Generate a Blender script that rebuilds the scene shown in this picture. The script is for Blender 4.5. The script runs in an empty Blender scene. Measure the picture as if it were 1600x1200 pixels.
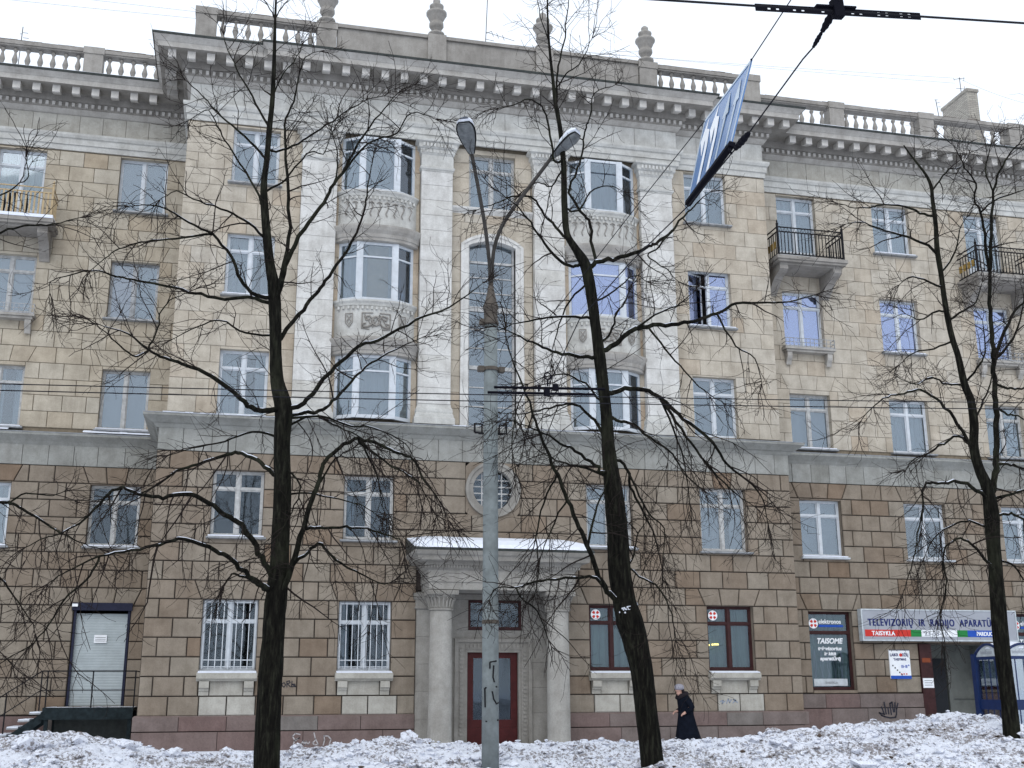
import bpy, bmesh, math, random
import numpy as np
from mathutils import Vector, Matrix, noise

R = math.radians
rng = random.Random(11)
S = bpy.context.scene
COL = S.collection

# ------------------------------------------------------------------ camera
YAW, PITCH, ROLL, FPX, EYE = R(13.30), R(14.90), R(-0.214), 1793.45, 1.55
FWD = Vector((math.sin(YAW) * math.cos(PITCH), math.cos(YAW) * math.cos(PITCH), math.sin(PITCH)))
_r0 = Vector((math.cos(YAW), -math.sin(YAW), 0))
_u0 = _r0.cross(FWD)
RIGHT = _r0 * math.cos(ROLL) + _u0 * math.sin(ROLL)
UP = _u0 * math.cos(ROLL) - _r0 * math.sin(ROLL)
cam_d = bpy.data.cameras.new('camera')
cam = bpy.data.objects.new('camera', cam_d)
COL.objects.link(cam)
cam_d.sensor_width = 36.0
cam_d.sensor_fit = 'HORIZONTAL'
cam_d.lens = 36.0 * FPX / 1600.0
cam_d.clip_end = 4000
M = Matrix.Identity(4)
for i in range(3):
    M[i][0], M[i][1], M[i][2] = RIGHT[i], UP[i], -FWD[i]
M[2][3] = EYE
cam.matrix_world = M
S.camera = cam


def px(x, y, Y):
    """point of the vertical plane at distance Y that stands where a photo pixel is"""
    d = FWD * FPX + RIGHT * (x - 800) + UP * (600 - y)
    t = Y / d.y
    return Vector((d.x * t, Y, EYE + d.z * t))


# ------------------------------------------------------------------ light
world = bpy.data.worlds.new('World')
S.world = world
world.use_nodes = True
wn, wl = world.node_tree.nodes, world.node_tree.links
bg = wn['Background']
sky = wn.new('ShaderNodeTexSky')
sky.sky_type = 'NISHITA'
sky.sun_disc = False
sky.sun_elevation = R(42)
sky.sun_rotation = R(200)
sky.air_density = 1.0
sky.dust_density = 3.0
hsv = wn.new('ShaderNodeHueSaturation')
hsv.inputs['Saturation'].default_value = 0.35
wl.new(sky.outputs[0], hsv.inputs['Color'])
mixw = wn.new('ShaderNodeMix')
mixw.data_type = 'RGBA'
mixw.inputs['Factor'].default_value = 0.8
wl.new(hsv.outputs[0], mixw.inputs[6])
mixw.inputs[7].default_value = (9.25, 10.05, 11.2, 1)
wl.new(mixw.outputs[2], bg.inputs[0])
bg.inputs[1].default_value = 0.116
sd = bpy.data.lights.new('sun', 'SUN')
sun = bpy.data.objects.new('sun', sd)
COL.objects.link(sun)
sd.energy = 0.6
sd.angle = R(40)
sd.color = (1, 0.98, 0.96)
_az, _el = R(200), R(42)
_sdir = Vector((math.sin(_az) * math.cos(_el), math.cos(_az) * math.cos(_el), math.sin(_el)))
sun.rotation_euler = _sdir.to_track_quat('Z', 'Y').to_euler()
sun.location = (-10, -20, 40)
S.view_settings.view_transform = 'Standard'
S.view_settings.look = 'None'
S.view_settings.gamma = 1
S.view_settings.use_curve_mapping = False
S.view_settings.exposure = 0.2
S.render.engine = 'CYCLES'
S.cycles.max_bounces = 6
S.cycles.transparent_max_bounces = 12


# ------------------------------------------------------------------ materials
def nodes(name):
    m = bpy.data.materials.new(name)
    m.use_nodes = True
    nt = m.node_tree
    return m, nt.nodes, nt.links, nt.nodes['Principled BSDF']


def texco(n, l, scale=(1, 1, 1)):
    t = n.new('ShaderNodeTexCoord')
    mp = n.new('ShaderNodeMapping')
    mp.inputs['Scale'].default_value = scale
    l.new(t.outputs['Object'], mp.inputs[0])
    return mp.outputs[0]


def noise_node(n, l, co, scale, detail=5, rough=.6):
    t = n.new('ShaderNodeTexNoise')
    t.inputs['Scale'].default_value = scale
    t.inputs['Detail'].default_value = detail
    t.inputs['Roughness'].default_value = rough
    l.new(co, t.inputs['Vector'])
    return t.outputs['Fac']


def ramp(n, l, fac, stops):
    r = n.new('ShaderNodeValToRGB')
    e = r.color_ramp.elements
    e[0].position, e[0].color = stops[0][0], (*stops[0][1], 1)
    e[1].position, e[1].color = stops[-1][0], (*stops[-1][1], 1)
    for p, c in stops[1:-1]:
        k = e.new(p)
        k.color = (*c, 1)
    l.new(fac, r.inputs[0])
    return r.outputs[0]


def mixc(n, l, mode, fac, a, b):
    x = n.new('ShaderNodeMix')
    x.data_type = 'RGBA'
    x.blend_type = mode
    if isinstance(fac, float):
        x.inputs[0].default_value = fac
    else:
        l.new(fac, x.inputs[0])
    for i, s in ((6, a), (7, b)):
        if isinstance(s, tuple):
            x.inputs[i].default_value = (*s, 1)
        else:
            l.new(s, x.inputs[i])
    return x.outputs[2]


def bumpit(n, l, p, h, strength, dist=.02):
    b = n.new('ShaderNodeBump')
    b.inputs['Strength'].default_value = strength
    b.inputs['Distance'].default_value = dist
    l.new(h, b.inputs['Height'])
    l.new(b.outputs[0], p.inputs['Normal'])


def stone_mat(name, cols, dirt=(.1, .09, .08), dirt_amt=.45, streak=True, rough=.85):
    """cols: three colours picked by the 'tint' of each block"""
    m, n, l, p = nodes(name)
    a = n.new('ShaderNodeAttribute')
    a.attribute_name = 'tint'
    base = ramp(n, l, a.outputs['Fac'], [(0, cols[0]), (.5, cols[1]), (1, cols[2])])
    co = texco(n, l)
    f1 = noise_node(n, l, co, 2.3, 8, .65)
    mott = ramp(n, l, f1, [(.3, (.74, .72, .70)), (.62, (1.08, 1.07, 1.06))])
    c = mixc(n, l, 'MULTIPLY', .9, base, mott)
    f2 = noise_node(n, l, texco(n, l, (.5, .5, .13)), 1.7, 6, .7)
    dm = ramp(n, l, f2, [(.5, (0, 0, 0)), (.78, (1, 1, 1))])
    k = n.new('ShaderNodeMath')
    k.operation = 'MULTIPLY'
    l.new(dm, k.inputs[0])
    k.inputs[1].default_value = dirt_amt
    c = mixc(n, l, 'MIX', k.outputs[0], c, dirt)
    f3 = noise_node(n, l, co, 26, 4, .7)
    c = mixc(n, l, 'MULTIPLY', .55, c, ramp(n, l, f3, [(.3, (.76, .76, .76)), (.66, (1.1, 1.1, 1.1))]))
    f4 = noise_node(n, l, texco(n, l, (4.5, 4.5, .28)), 1.0, 5, .65)
    c = mixc(n, l, 'MULTIPLY', .35, c, ramp(n, l, f4, [(.34, (.74, .72, .7)), (.54, (1.02, 1.02, 1.02))]))
    l.new(c, p.inputs['Base Color'])
    p.inputs['Roughness'].default_value = rough
    p.inputs['Specular IOR Level'].default_value = .1
    bumpit(n, l, p, f3, .5, .012)
    return m


def flat_mat(name, col, rough=.6, metal=0.0, var=.25, scale=6.0, spec=.15, bump=.0):
    m, n, l, p = nodes(name)
    co = texco(n, l)
    f = noise_node(n, l, co, scale, 6, .65)
    lo, hi = 1 - var, 1 + var * .6
    c = mixc(n, l, 'MULTIPLY', 1.0, col, ramp(n, l, f, [(.32, (lo, lo, lo)), (.66, (hi, hi, hi))]))
    l.new(c, p.inputs['Base Color'])
    p.inputs['Roughness'].default_value = rough
    p.inputs['Metallic'].default_value = metal
    p.inputs['Specular IOR Level'].default_value = spec
    if bump:
        bumpit(n, l, p, noise_node(n, l, co, scale * 5, 5, .6), bump)
    return m


def glass_mat(name, refl, tint):
    m = bpy.data.materials.new(name)
    m.use_nodes = True
    n, l = m.node_tree.nodes, m.node_tree.links
    n.remove(n['Principled BSDF'])
    out = n['Material Output']
    tr = n.new('ShaderNodeBsdfTransparent')
    tr.inputs[0].default_value = (.86, .9, .9, 1)
    gl = n.new('ShaderNodeBsdfGlossy')
    gl.inputs['Color'].default_value = (*tint, 1)
    gl.inputs['Roughness'].default_value = .03
    fr = n.new('ShaderNodeFresnel')
    fr.inputs['IOR'].default_value = 1.45
    ad = n.new('ShaderNodeMath')
    ad.operation = 'ADD'
    ad.use_clamp = True
    l.new(fr.outputs[0], ad.inputs[0])
    ad.inputs[1].default_value = refl
    mx = n.new('ShaderNodeMixShader')
    l.new(ad.outputs[0], mx.inputs[0])
    l.new(tr.outputs[0], mx.inputs[1])
    l.new(gl.outputs[0], mx.inputs[2])
    bt = n.new('ShaderNodeBump')
    bt.inputs['Strength'].default_value = .025
    bt.inputs['Distance'].default_value = .02
    l.new(noise_node(n, l, texco(n, l), 1.6, 2, .5), bt.inputs['Height'])
    l.new(bt.outputs[0], gl.inputs['Normal'])
    l.new(mx.outputs[0], out.inputs[0])
    return m


MT = {}
MT['cream'] = stone_mat('cream_limestone', [(.4, .335, .25), (.43, .383, .305), (.45, .413, .345)], (.29, .25, .195), .26)
MT['warm'] = stone_mat('warm_limestone', [(.42, .342, .258), (.455, .41, .338), (.47, .437, .378)], (.31, .255, .195), .26)
MT['pale'] = stone_mat('pale_limestone', [(.53, .52, .48), (.58, .575, .55), (.6, .597, .577)], (.4, .365, .31), .2)
MT['brown'] = stone_mat('brown_dolomite', [(.2, .147, .105), (.232, .194, .153), (.262, .23, .187)], (.14, .116, .096), .36)
MT['grey'] = stone_mat('grey_band_stone', [(.25, .252, .232), (.28, .284, .265), (.305, .308, .29)], (.17, .165, .15), .3)
MT['pink'] = stone_mat('pink_granite', [(.165, .108, .1), (.18, .138, .128), (.185, .17, .158)], (.11, .095, .09), .4)
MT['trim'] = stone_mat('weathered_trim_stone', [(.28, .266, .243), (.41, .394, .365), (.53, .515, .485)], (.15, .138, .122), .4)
MT['parapet'] = stone_mat('sooty_parapet_stone', [(.265, .25, .23), (.335, .318, .292), (.395, .38, .35)], (.12, .108, .096), .55)
MT['portal'] = stone_mat('portal_stone', [(.23, .22, .2), (.29, .28, .257), (.4, .392, .365)], (.14, .128, .112), .42)
MT['joint'] = flat_mat('mortar_joint', (.05, .041, .036), .95, var=.3)
MT['joint_l'] = flat_mat('pale_mortar_joint', (.2, .165, .12), .95, var=.3)
MT['white'] = flat_mat('white_window_paint', (.54, .57, .6), .45, var=.12)
MT['oldwhite'] = flat_mat('peeling_white_paint', (.43, .43, .42), .6, var=.3, scale=7)
MT['brownwood'] = flat_mat('red_brown_window_wood', (.045, .018, .018), .5, var=.3)
MT['red'] = flat_mat('dark_red_door_paint', (.06, .012, .012), .4, var=.25)
MT['glass'] = glass_mat('window_glass', .1, (.82, .9, 1.0))
MT['glassb'] = glass_mat('blue_reflecting_glass', .3, (.62, .7, 1.0))
MT['glassd'] = glass_mat('dark_reflection_glass', .025, (.75, .86, 1.0))  # low gloss imitates the dark reflection of unbuilt houses across the street
MT['boothglass'] = glass_mat('booth_glass', .3, (.85, .92, 1.0))
MT['net'] = flat_mat('net_curtain', (.2, .22, .255), .9, var=.12, scale=3)
MT['blind'] = flat_mat('grey_blind', (.15, .173, .21), .9, var=.1, scale=2)
MT['pinkc'] = flat_mat('pinkish_curtain', (.33, .27, .31), .9, var=.12, scale=3)
MT['greenc'] = flat_mat('green_grey_drape', (.12, .17, .158), .9, var=.15, scale=3)
MT['ochre'] = flat_mat('ochre_curtain', (.3, .2, .06), .9, var=.3, scale=5)
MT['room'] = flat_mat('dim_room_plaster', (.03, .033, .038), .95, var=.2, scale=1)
MT['flash'] = flat_mat('dark_sheet_metal', (.045, .05, .047), .45, .3, .3)
MT['zinc'] = flat_mat('grey_sheet_metal', (.3, .31, .32), .45, .4, .3)
MT['iron'] = flat_mat('black_iron', (.01, .01, .012), .7, 0, .3)
MT['yellow'] = flat_mat('tan_painted_rail', (.42, .32, .19), .5, var=.2)
MT['snow'] = flat_mat('clean_snow', (.74, .77, .84), .8, var=.07, scale=9, bump=.4)
MT['shutter'] = flat_mat('grey_green_shutter', (.4, .445, .455), .45, var=.1, scale=3)
MT['navy'] = flat_mat('dark_navy_metal', (.018, .02, .04), .4, .2, .2)
MT['platform'] = flat_mat('dark_green_steel', (.016, .023, .026), .7, 0, .5, 9, .08)
MT['concrete'] = flat_mat('pole_concrete', (.21, .235, .235), .85, var=.3, scale=5, bump=.3)
MT['darksteel'] = flat_mat('dark_arm_steel', (.05, .046, .042), .6, 0, .3, 9)
MT['rust'] = flat_mat('weathered_steel', (.11, .095, .08), .6, .4, .4, 7)
MT['lampglass'] = flat_mat('dull_lamp_glass', (.17, .18, .185), .4, var=.4, scale=14)
MT['lampshell'] = flat_mat('lamp_shell_paint', (.5, .54, .56), .4, .1, .2)
MT['wire'] = flat_mat('dark_wire', (.012, .012, .016), .8, 0, .1)
MT['fit'] = flat_mat('insulator_black', (.006, .006, .01), .7, 0, .2, spec=.05)
MT['signblue'] = flat_mat('sign_blue', (.06, .16, .36), .22, var=.08, scale=2, spec=.9)
MT['signwhite'] = flat_mat('sign_white', (.8, .82, .84), .35, var=.08, spec=.6)
MT['signpale'] = flat_mat('faded_sign_white', (.4, .48, .56), .3, var=.2, spec=.6)
MT['signgrey'] = flat_mat('shop_sign_grey', (.33, .345, .38), .45, var=.08, scale=2)
MT['ink'] = flat_mat('dark_blue_lettering', (.015, .025, .12), .5, var=.1)
MT['sred'] = flat_mat('sign_red', (.55, .04, .03), .45, var=.08)
MT['orange'] = flat_mat('dull_orange', (.2, .05, .02), .5, var=.2)
MT['sgreen'] = flat_mat('sign_green', (.02, .2, .05), .45, var=.08)
MT['sblue'] = flat_mat('strip_blue', (.02, .08, .4), .45, var=.08)
MT['boothblue'] = flat_mat('booth_blue_paint', (.009, .023, .085), .4, 0, .2, 8, .3)
MT['niche'] = flat_mat('grey_entrance_plaster', (.17, .18, .168), .85, var=.25, scale=2)
MT['graf'] = flat_mat('graffiti_black', (.03, .03, .04), .7, var=.2)
MT['grafw'] = flat_mat('graffiti_white', (.42, .4, .4), .7, var=.2)
MT['grafb'] = flat_mat('graffiti_blue', (.25, .29, .36), .7, var=.2)
MT['coat'] = flat_mat('black_blue_coat', (.007, .009, .015), .9, var=.35, scale=9, spec=.03)
MT['skin'] = flat_mat('skin', (.5, .3, .24), .6, var=.1)
MT['fur'] = flat_mat('grey_fur_hat', (.3, .29, .33), .95, var=.4, scale=30, bump=.6)
MT['collar'] = flat_mat('dark_fur_collar', (.02, .016, .02), .95, var=.4, scale=30, bump=.6)
MT['boot'] = flat_mat('black_leather', (.012, .012, .012), .4, var=.2)
MT['hedge'] = flat_mat('dead_twig_brown', (.09, .065, .05), .9, var=.4)


def bark():
    m, n, l, p = nodes('dark_lime_bark')
    co = texco(n, l, (6, 6, 1.1))
    f = noise_node(n, l, co, 4, 8, .7)
    c = ramp(n, l, f, [(.34, (.0035, .0035, .0033)), (.52, (.011, .0105, .0085)), (.7, (.034, .035, .025))])
    f2 = noise_node(n, l, texco(n, l, (1, 1, .6)), 2.4, 5, .65)
    c = mixc(n, l, 'MIX', ramp(n, l, f2, [(.5, (0, 0, 0)), (.75, (.75, .75, .75))]), c, (.035, .038, .024))
    l.new(c, p.inputs['Base Color'])
    p.inputs['Roughness'].default_value = .9
    p.inputs['Specular IOR Level'].default_value = .04
    bumpit(n, l, p, f, .9, .03)
    return m


MT['bark'] = bark()
MT['twig'] = flat_mat('twig_bark', (.024, .019, .017), .9, var=.3, scale=2, spec=.04)


def brick_mat():
    m, n, l, p = nodes('grey_chimney_brick')
    t = n.new('ShaderNodeTexBrick')
    t.inputs['Scale'].default_value = 1
    t.inputs['Brick Width'].default_value = .26
    t.inputs['Row Height'].default_value = .085
    t.inputs['Mortar Size'].default_value = .012
    t.inputs['Color1'].default_value = (.4, .37, .31, 1)
    t.inputs['Color2'].default_value = (.3, .27, .23, 1)
    t.inputs['Mortar'].default_value = (.2, .19, .17, 1)
    tc = n.new('ShaderNodeTexCoord')
    sp = n.new('ShaderNodeSeparateXYZ')
    l.new(tc.outputs['Object'], sp.inputs[0])
    ad = n.new('ShaderNodeMath')
    l.new(sp.outputs[0], ad.inputs[0])
    l.new(sp.outputs[1], ad.inputs[1])
    cb = n.new('ShaderNodeCombineXYZ')
    l.new(ad.outputs[0], cb.inputs[0])
    l.new(sp.outputs[2], cb.inputs[1])
    l.new(cb.outputs[0], t.inputs['Vector'])
    l.new(t.outputs[0], p.inputs['Base Color'])
    p.inputs['Roughness'].default_value = .9
    return m


MT['brick'] = brick_mat()


def snowbank_mat():
    m, n, l, p = nodes('dirt_and_shade_ploughed_snow')
    co = texco(n, l)
    f1 = noise_node(n, l, co, 1.1, 5, .6)
    f2 = noise_node(n, l, texco(n, l, (1, .6, 1)), 22, 6, .7)
    f3 = noise_node(n, l, co, 30, 4, .7)
    a = n.new('ShaderNodeMath')
    a.operation = 'MULTIPLY_ADD'
    l.new(f2, a.inputs[0])
    a.inputs[1].default_value = 1.2
    h = n.new('ShaderNodeMath')
    h.operation = 'MULTIPLY'
    l.new(f1, h.inputs[0])
    h.inputs[1].default_value = .62
    l.new(h.outputs[0], a.inputs[2])
    tc = n.new('ShaderNodeTexCoord')
    sp = n.new('ShaderNodeSeparateXYZ')
    l.new(tc.outputs['Object'], sp.inputs[0])
    mr = n.new('ShaderNodeMapRange')              # road grit thrown on the foot of the bank
    mr.inputs['From Min'].default_value = 14.2
    mr.inputs['From Max'].default_value = 12.4
    mr.inputs['To Min'].default_value = 0.0
    mr.inputs['To Max'].default_value = .16
    l.new(sp.outputs[1], mr.inputs['Value'])
    ag = n.new('ShaderNodeMath')
    l.new(a.outputs[0], ag.inputs[0])
    l.new(mr.outputs[0], ag.inputs[1])
    d = ramp(n, l, ag.outputs[0], [(.885, (.77, .795, .86)), (.965, (.6, .605, .66)), (1.045, (.27, .25, .25)), (1.14, (.1, .085, .075))])  # specks are dirt, plus the small shade between lumps painted into the colour
    l.new(mixc(n, l, 'MULTIPLY', .5, d, ramp(n, l, f3, [(.35, (.78, .78, .8)), (.6, (1.03, 1.03, 1.03))])), p.inputs['Base Color'])
    p.inputs['Roughness'].default_value = .85
    bumpit(n, l, p, f3, .8, .02)
    return m


MT['bank'] = snowbank_mat()


# ------------------------------------------------------------------ mesh builder
class MB:
    def __init__(self):
        self.v, self.f, self.m, self.t = [], [], [], []
        self.mi, self.ti = 0, .5

    def face(self, idx):
        self.f.append(tuple(idx))
        self.m.append(self.mi)
        self.t.append(self.ti)

    def box(self, x0, x1, y0, y1, z0, z1):
        b = len(self.v)
        self.v += [(x, y, z) for z in (z0, z1) for y in (y0, y1) for x in (x0, x1)]
        for q in ((0, 2, 3, 1), (4, 5, 7, 6), (0, 1, 5, 4), (2, 6, 7, 3), (0, 4, 6, 2), (1, 3, 7, 5)):
            self.face([b + i for i in q])

    def prism(self, poly, a0, a1, axis='x'):
        """poly of 2-D points swept along an axis: x -> (y,z), y -> (x,z), z -> (x,y)"""
        b, k = len(self.v), len(poly)
        for a in (a0, a1):
            for u, w in poly:
                self.v.append((a, u, w) if axis == 'x' else (u, a, w) if axis == 'y' else (u, w, a))
        for i in range(k):
            j = (i + 1) % k
            self.face((b + i, b + j, b + k + j, b + k + i))
        self.face([b + i for i in range(k)][::-1])
        self.face([b + k + i for i in range(k)])

    def stone(self, b0, b1, t0, t1, z0, z1, y, dep, bev):
        b = len(self.v)
        yf = y - dep
        self.v += [(b0, y, z0), (b1, y, z0), (t1, y, z1), (t0, y, z1)]
        yb = yf + bev
        self.v += [(b0, yb, z0), (b1, yb, z0), (t1, yb, z1), (t0, yb, z1)]
        c = [bev * rng.uniform(.7, 1.7) for _ in range(8)]
        self.v += [(b0 + c[0], yf, z0 + c[1]), (b1 - c[2], yf, z0 + c[3]), (t1 - c[4], yf, z1 - c[5]), (t0 + c[6], yf, z1 - c[7])]
        for o in (0, 4):
            for i in range(4):
                j = (i + 1) % 4
                self.face((b + o + i, b + o + j, b + o + 4 + j, b + o + 4 + i))
        self.face((b + 8, b + 9, b + 10, b + 11))

    def tube(self, pts, rad, n=6, cap=True):
        pts = [Vector(p) for p in pts]
        if not hasattr(rad, '__len__'):
            rad = [rad] * len(pts)
        b = len(self.v)
        for i, p in enumerate(pts):
            t = (pts[min(i + 1, len(pts) - 1)] - pts[max(i - 1, 0)])
            if t.length < 1e-9:
                t = Vector((0, 0, 1))
            t.normalize()
            if i == 0:
                a = Vector((0, 0, 1)) if abs(t.z) < .9 else Vector((1, 0, 0))
                u = t.cross(a).normalized()
            else:
                u = u - t * u.dot(t)
                u = u.normalized() if u.length > 1e-4 else t.orthogonal().normalized()
            w = t.cross(u)
            for k in range(n):
                an = 2 * math.pi * k / n
                self.v.append(tuple(p + (u * math.cos(an) + w * math.sin(an)) * rad[i]))
        for i in range(len(pts) - 1):
            for k in range(n):
                j = (k + 1) % n
                self.face((b + i * n + k, b + i * n + j, b + (i + 1) * n + j, b + (i + 1) * n + k))
        if cap:
            self.face([b + k for k in range(n)][::-1])
            self.face([b + (len(pts) - 1) * n + k for k in range(n)])

    def lathe(self, prof, cx, cy, z0=0, n=12):
        b = len(self.v)
        for r, z in prof:
            for k in range(n):
                a = 2 * math.pi * k / n
                self.v.append((cx + r * math.cos(a), cy + r * math.sin(a), z0 + z))
        for i in range(len(prof) - 1):
            for k in range(n):
                j = (k + 1) % n
                self.face((b + i * n + k, b + i * n + j, b + (i + 1) * n + j, b + (i + 1) * n + k))
        self.face([b + k for k in range(n)][::-1])
        self.face([b + (len(prof) - 1) * n + k for k in range(n)])

    def mould(self, plan, prof, closed_back=True):
        """profile [(out, z)...] carried along a plan polyline [(x, y)...] with mitred corners; outward is to -Y for +X runs"""
        pl = [Vector(p) for p in plan]
        offs = []
        for i in range(len(pl)):
            ns = []
            for a, c in ((i - 1, i), (i, i + 1)):
                if 0 <= a and c < len(pl):
                    d = (pl[c] - pl[a]).normalized()
                    ns.append(Vector((d.y, -d.x)))
            if len(ns) == 1:
                offs.append(ns[0])
            else:
                s = ns[0] + ns[1]
                offs.append(s / max(.2, 1 + ns[0].dot(ns[1])))
        pr = list(prof)
        if closed_back:
            pr = [(-.02, prof[0][1])] + pr + [(-.02, prof[-1][1])]
        b, k = len(self.v), len(pr)
        for p, o in zip(pl, offs):
            for out, z in pr:
                q = p + o * out
                self.v.append((q.x, q.y, z))
        for i in range(len(pl) - 1):
            for j in range(k - 1):
                self.face((b + i * k + j, b + (i + 1) * k + j, b + (i + 1) * k + j + 1, b + i * k + j + 1))
        self.face([b + j for j in range(k)])
        self.face([b + (len(pl) - 1) * k + j for j in range(k)][::-1])

    def mesh(self, name, mats):
        me = bpy.data.meshes.new(name)
        me.from_pydata(self.v, [], self.f)
        for mt in mats:
            me.materials.append(MT[mt] if isinstance(mt, str) else mt)
        me.polygons.foreach_set('material_index', self.m)
        at = me.attributes.new('tint', 'FLOAT', 'FACE')
        at.data.foreach_set('value', self.t)
        me.update()
        return me


def link(name, me, parent=None, kind=None, smooth=False):
    o = bpy.data.objects.new(name, me)
    COL.objects.link(o)
    if smooth:
        me.polygons.foreach_set('use_smooth', [True] * len(me.polygons))
    if parent is not None:
        o.parent = parent
        o.matrix_parent_inverse = WORLD[parent.name].inverted()
    WORLD[o.name] = Matrix.Identity(4)
    if kind:
        o['kind'] = kind
    return o


WORLD = {}


def make(name, mb, mats, parent=None, kind=None, smooth=False):
    if isinstance(mats, str):
        mats = [mats]
    return link(name, mb.mesh(name, mats), parent, kind, smooth)


def inst(name, me, loc, parent, rotz=0.0):
    o = bpy.data.objects.new(name, me)
    COL.objects.link(o)
    o.parent = parent
    o.matrix_parent_inverse = WORLD[parent.name].inverted()
    o.location = loc
    o.rotation_euler = (0, 0, rotz)
    WORLD[o.name] = Matrix.Translation(loc)
    return o


def thing(name, label, cat, loc, group=None):
    o = bpy.data.objects.new(name, None)
    COL.objects.link(o)
    o.location = loc
    o.empty_display_size = .3
    WORLD[o.name] = Matrix.Translation(loc)
    return tag(o, label, cat, group)


def tag(o, label, cat, group=None):
    o['label'] = label
    o['category'] = cat
    if group:
        o['group'] = group
    return o


_dg = None


def text(body, size, loc, mat, parent, sx=1.0, bold=.0, shear=0.0, name='lettering', align='LEFT', rot=(R(90), 0, 0), space=1.0, heavy=0.0):
    c = bpy.data.curves.new('lettering', 'FONT')
    c.body = body
    c.size = size
    c.extrude = .003
    c.offset = bold
    c.shear = shear
    c.align_x = align
    c.space_character = space
    o = bpy.data.objects.new('lettering_source', c)
    COL.objects.link(o)
    bpy.context.view_layer.update()
    me = bpy.data.meshes.new_from_object(o.evaluated_get(bpy.context.evaluated_depsgraph_get()))
    bpy.data.objects.remove(o)
    if heavy:                            # broad strokes: the outline laid twice, a little apart
        bm = bmesh.new()
        bm.from_mesh(me)
        me.transform(Matrix.Translation((heavy, 0, -.0015)))
        bm.from_mesh(me)
        bm.to_mesh(me)
        bm.free()
    me.transform(Matrix.Translation(loc) @ Matrix.Rotation(rot[2], 4, 'Z') @ Matrix.Rotation(rot[0], 4, 'X') @ Matrix.Diagonal((sx, 1, 1, 1)))
    me.materials.clear()
    me.materials.append(MT[mat])
    return link(name, me, parent)


# ================================================================== ground
def snow_h(x, y):
    """ploughed bank along the kerb"""
    return 0.0


g = MB()
g.box(-900, 900, -600, 1500, -1.2, -.02)
ground = make('ground', g, 'snow', kind='structure')

g = MB()
g.box(-40, 60, 19.5, 37.5, -.5, .0)
make('pavement', g, 'snow', kind='structure')

CREST_Y = 17.2
CREST = [(-120, 1150), (0, 1148), (60, 1143), (120, 1142), (150, 1145), (205, 1158), (250, 1168), (290, 1176), (390, 1174), (440, 1175),
         (480, 1168), (520, 1160), (560, 1157), (600, 1153), (650, 1155), (700, 1159), (760, 1157), (820, 1156), (900, 1156), (925, 1152),
         (960, 1157), (1040, 1155), (1085, 1157), (1150, 1149), (1200, 1141), (1260, 1136), (1340, 1130), (1370, 1127), (1382, 1131),
         (1410, 1121), (1440, 1117), (1475, 1109), (1490, 1110), (1520, 1124), (1550, 1141), (1565, 1149), (1600, 1157), (1750, 1150)]
_cx = [px(a, b, CREST_Y) for a, b in CREST]
CX = np.array([p.x for p in _cx])
CZ = np.array([p.z for p in _cx])


def bank_height(x, y):
    c = float(np.interp(x, CX, CZ)) - .03
    if y <= CREST_Y:
        t = max(0.0, min(1.0, (y - 9.0) / (CREST_Y - 9.0)))
        e = t * t * (3 - 2 * t)
        b = -.1 + (c + .1) * (.35 * t + .65 * e)
    else:
        t = max(0.0, 1 - (y - CREST_Y) / 2.0)
        b = c * t * t * (3 - 2 * t) - .03
    n1 = noise.noise(Vector((x * .9, y * .9, 0)))
    n2 = noise.noise(Vector((x * 2.6, y * 3.4, 5)))
    n3 = noise.noise(Vector((x * 7, y * 9, 9)))
    n4 = noise.noise(Vector((x * 17, y * 21, 13)))
    near = 1.0 if y < 18.5 else max(0, (19.3 - y) / .8)
    return b + near * (.05 * n1 + .065 * n2 + .07 * (.4 - abs(n3) * 2) + .045 * (.3 - abs(n4) * 2) * (.5 + n1))


g = MB()
NX, NY = 660, 210
xs = np.linspace(-12, 24, NX)
ys = np.concatenate([np.linspace(7.5, 12, 40)[:-1], np.linspace(12, 19.6, NY - 39)])
for y in ys:
    for x in xs:
        g.v.append((x, y, bank_height(x, y)))
for j in range(NY - 1):
    for i in range(NX - 1):
        g.face((j * NX + i, j * NX + i + 1, (j + 1) * NX + i + 1, (j + 1) * NX + i))
make('snow_bank', g, 'bank', kind='structure', smooth=True)

# clods of ploughed snow and grit lying on the bank
g = MB()
for k in range(5200):
    y = rng.uniform(12.3, 17.6)
    x = rng.uniform(-.2 * y - 1, .86 * y + 1)
    z = bank_height(x, y)
    r = rng.choice([.012, .016, .02, .025, .032, .05]) * rng.uniform(.7, 1.4)
    if rng.random() < .05:
        r *= 2.2
    g.mi = 1 if rng.random() < .05 and r < .04 else 0
    b = len(g.v)
    an = rng.uniform(0, 6.28)
    fl = rng.uniform(.45, .85)
    ln = rng.uniform(1, 1.8)
    for (a, c, e) in ((1, 0, 0), (-1, 0, 0), (0, 1, 0), (0, -1, 0), (0, 0, 1), (0, 0, -1), (.6, .6, .6), (-.6, .6, .5), (.6, -.6, .6), (-.6, -.6, .55)):
        a, c = a * ln, c
        j = [rng.uniform(.75, 1.25) for _ in range(3)]
        q = (a * math.cos(an) - c * math.sin(an), a * math.sin(an) + c * math.cos(an))
        g.v.append((x + r * q[0] * j[0], y + r * q[1] * j[1], z + r * .25 + r * e * fl * j[2]))
    for q in ((4, 6, 8), (4, 8, 9), (4, 9, 7), (4, 7, 6), (0, 8, 6), (2, 6, 7), (1, 7, 9), (3, 9, 8), (5, 0, 2), (5, 2, 1), (5, 1, 3), (5, 3, 0), (0, 6, 2), (2, 7, 1), (1, 9, 3), (3, 8, 0)):
        g.face([b + i for i in q])
make('snow_clods', g, ['bank', 'hedge'], kind='stuff')

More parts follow.
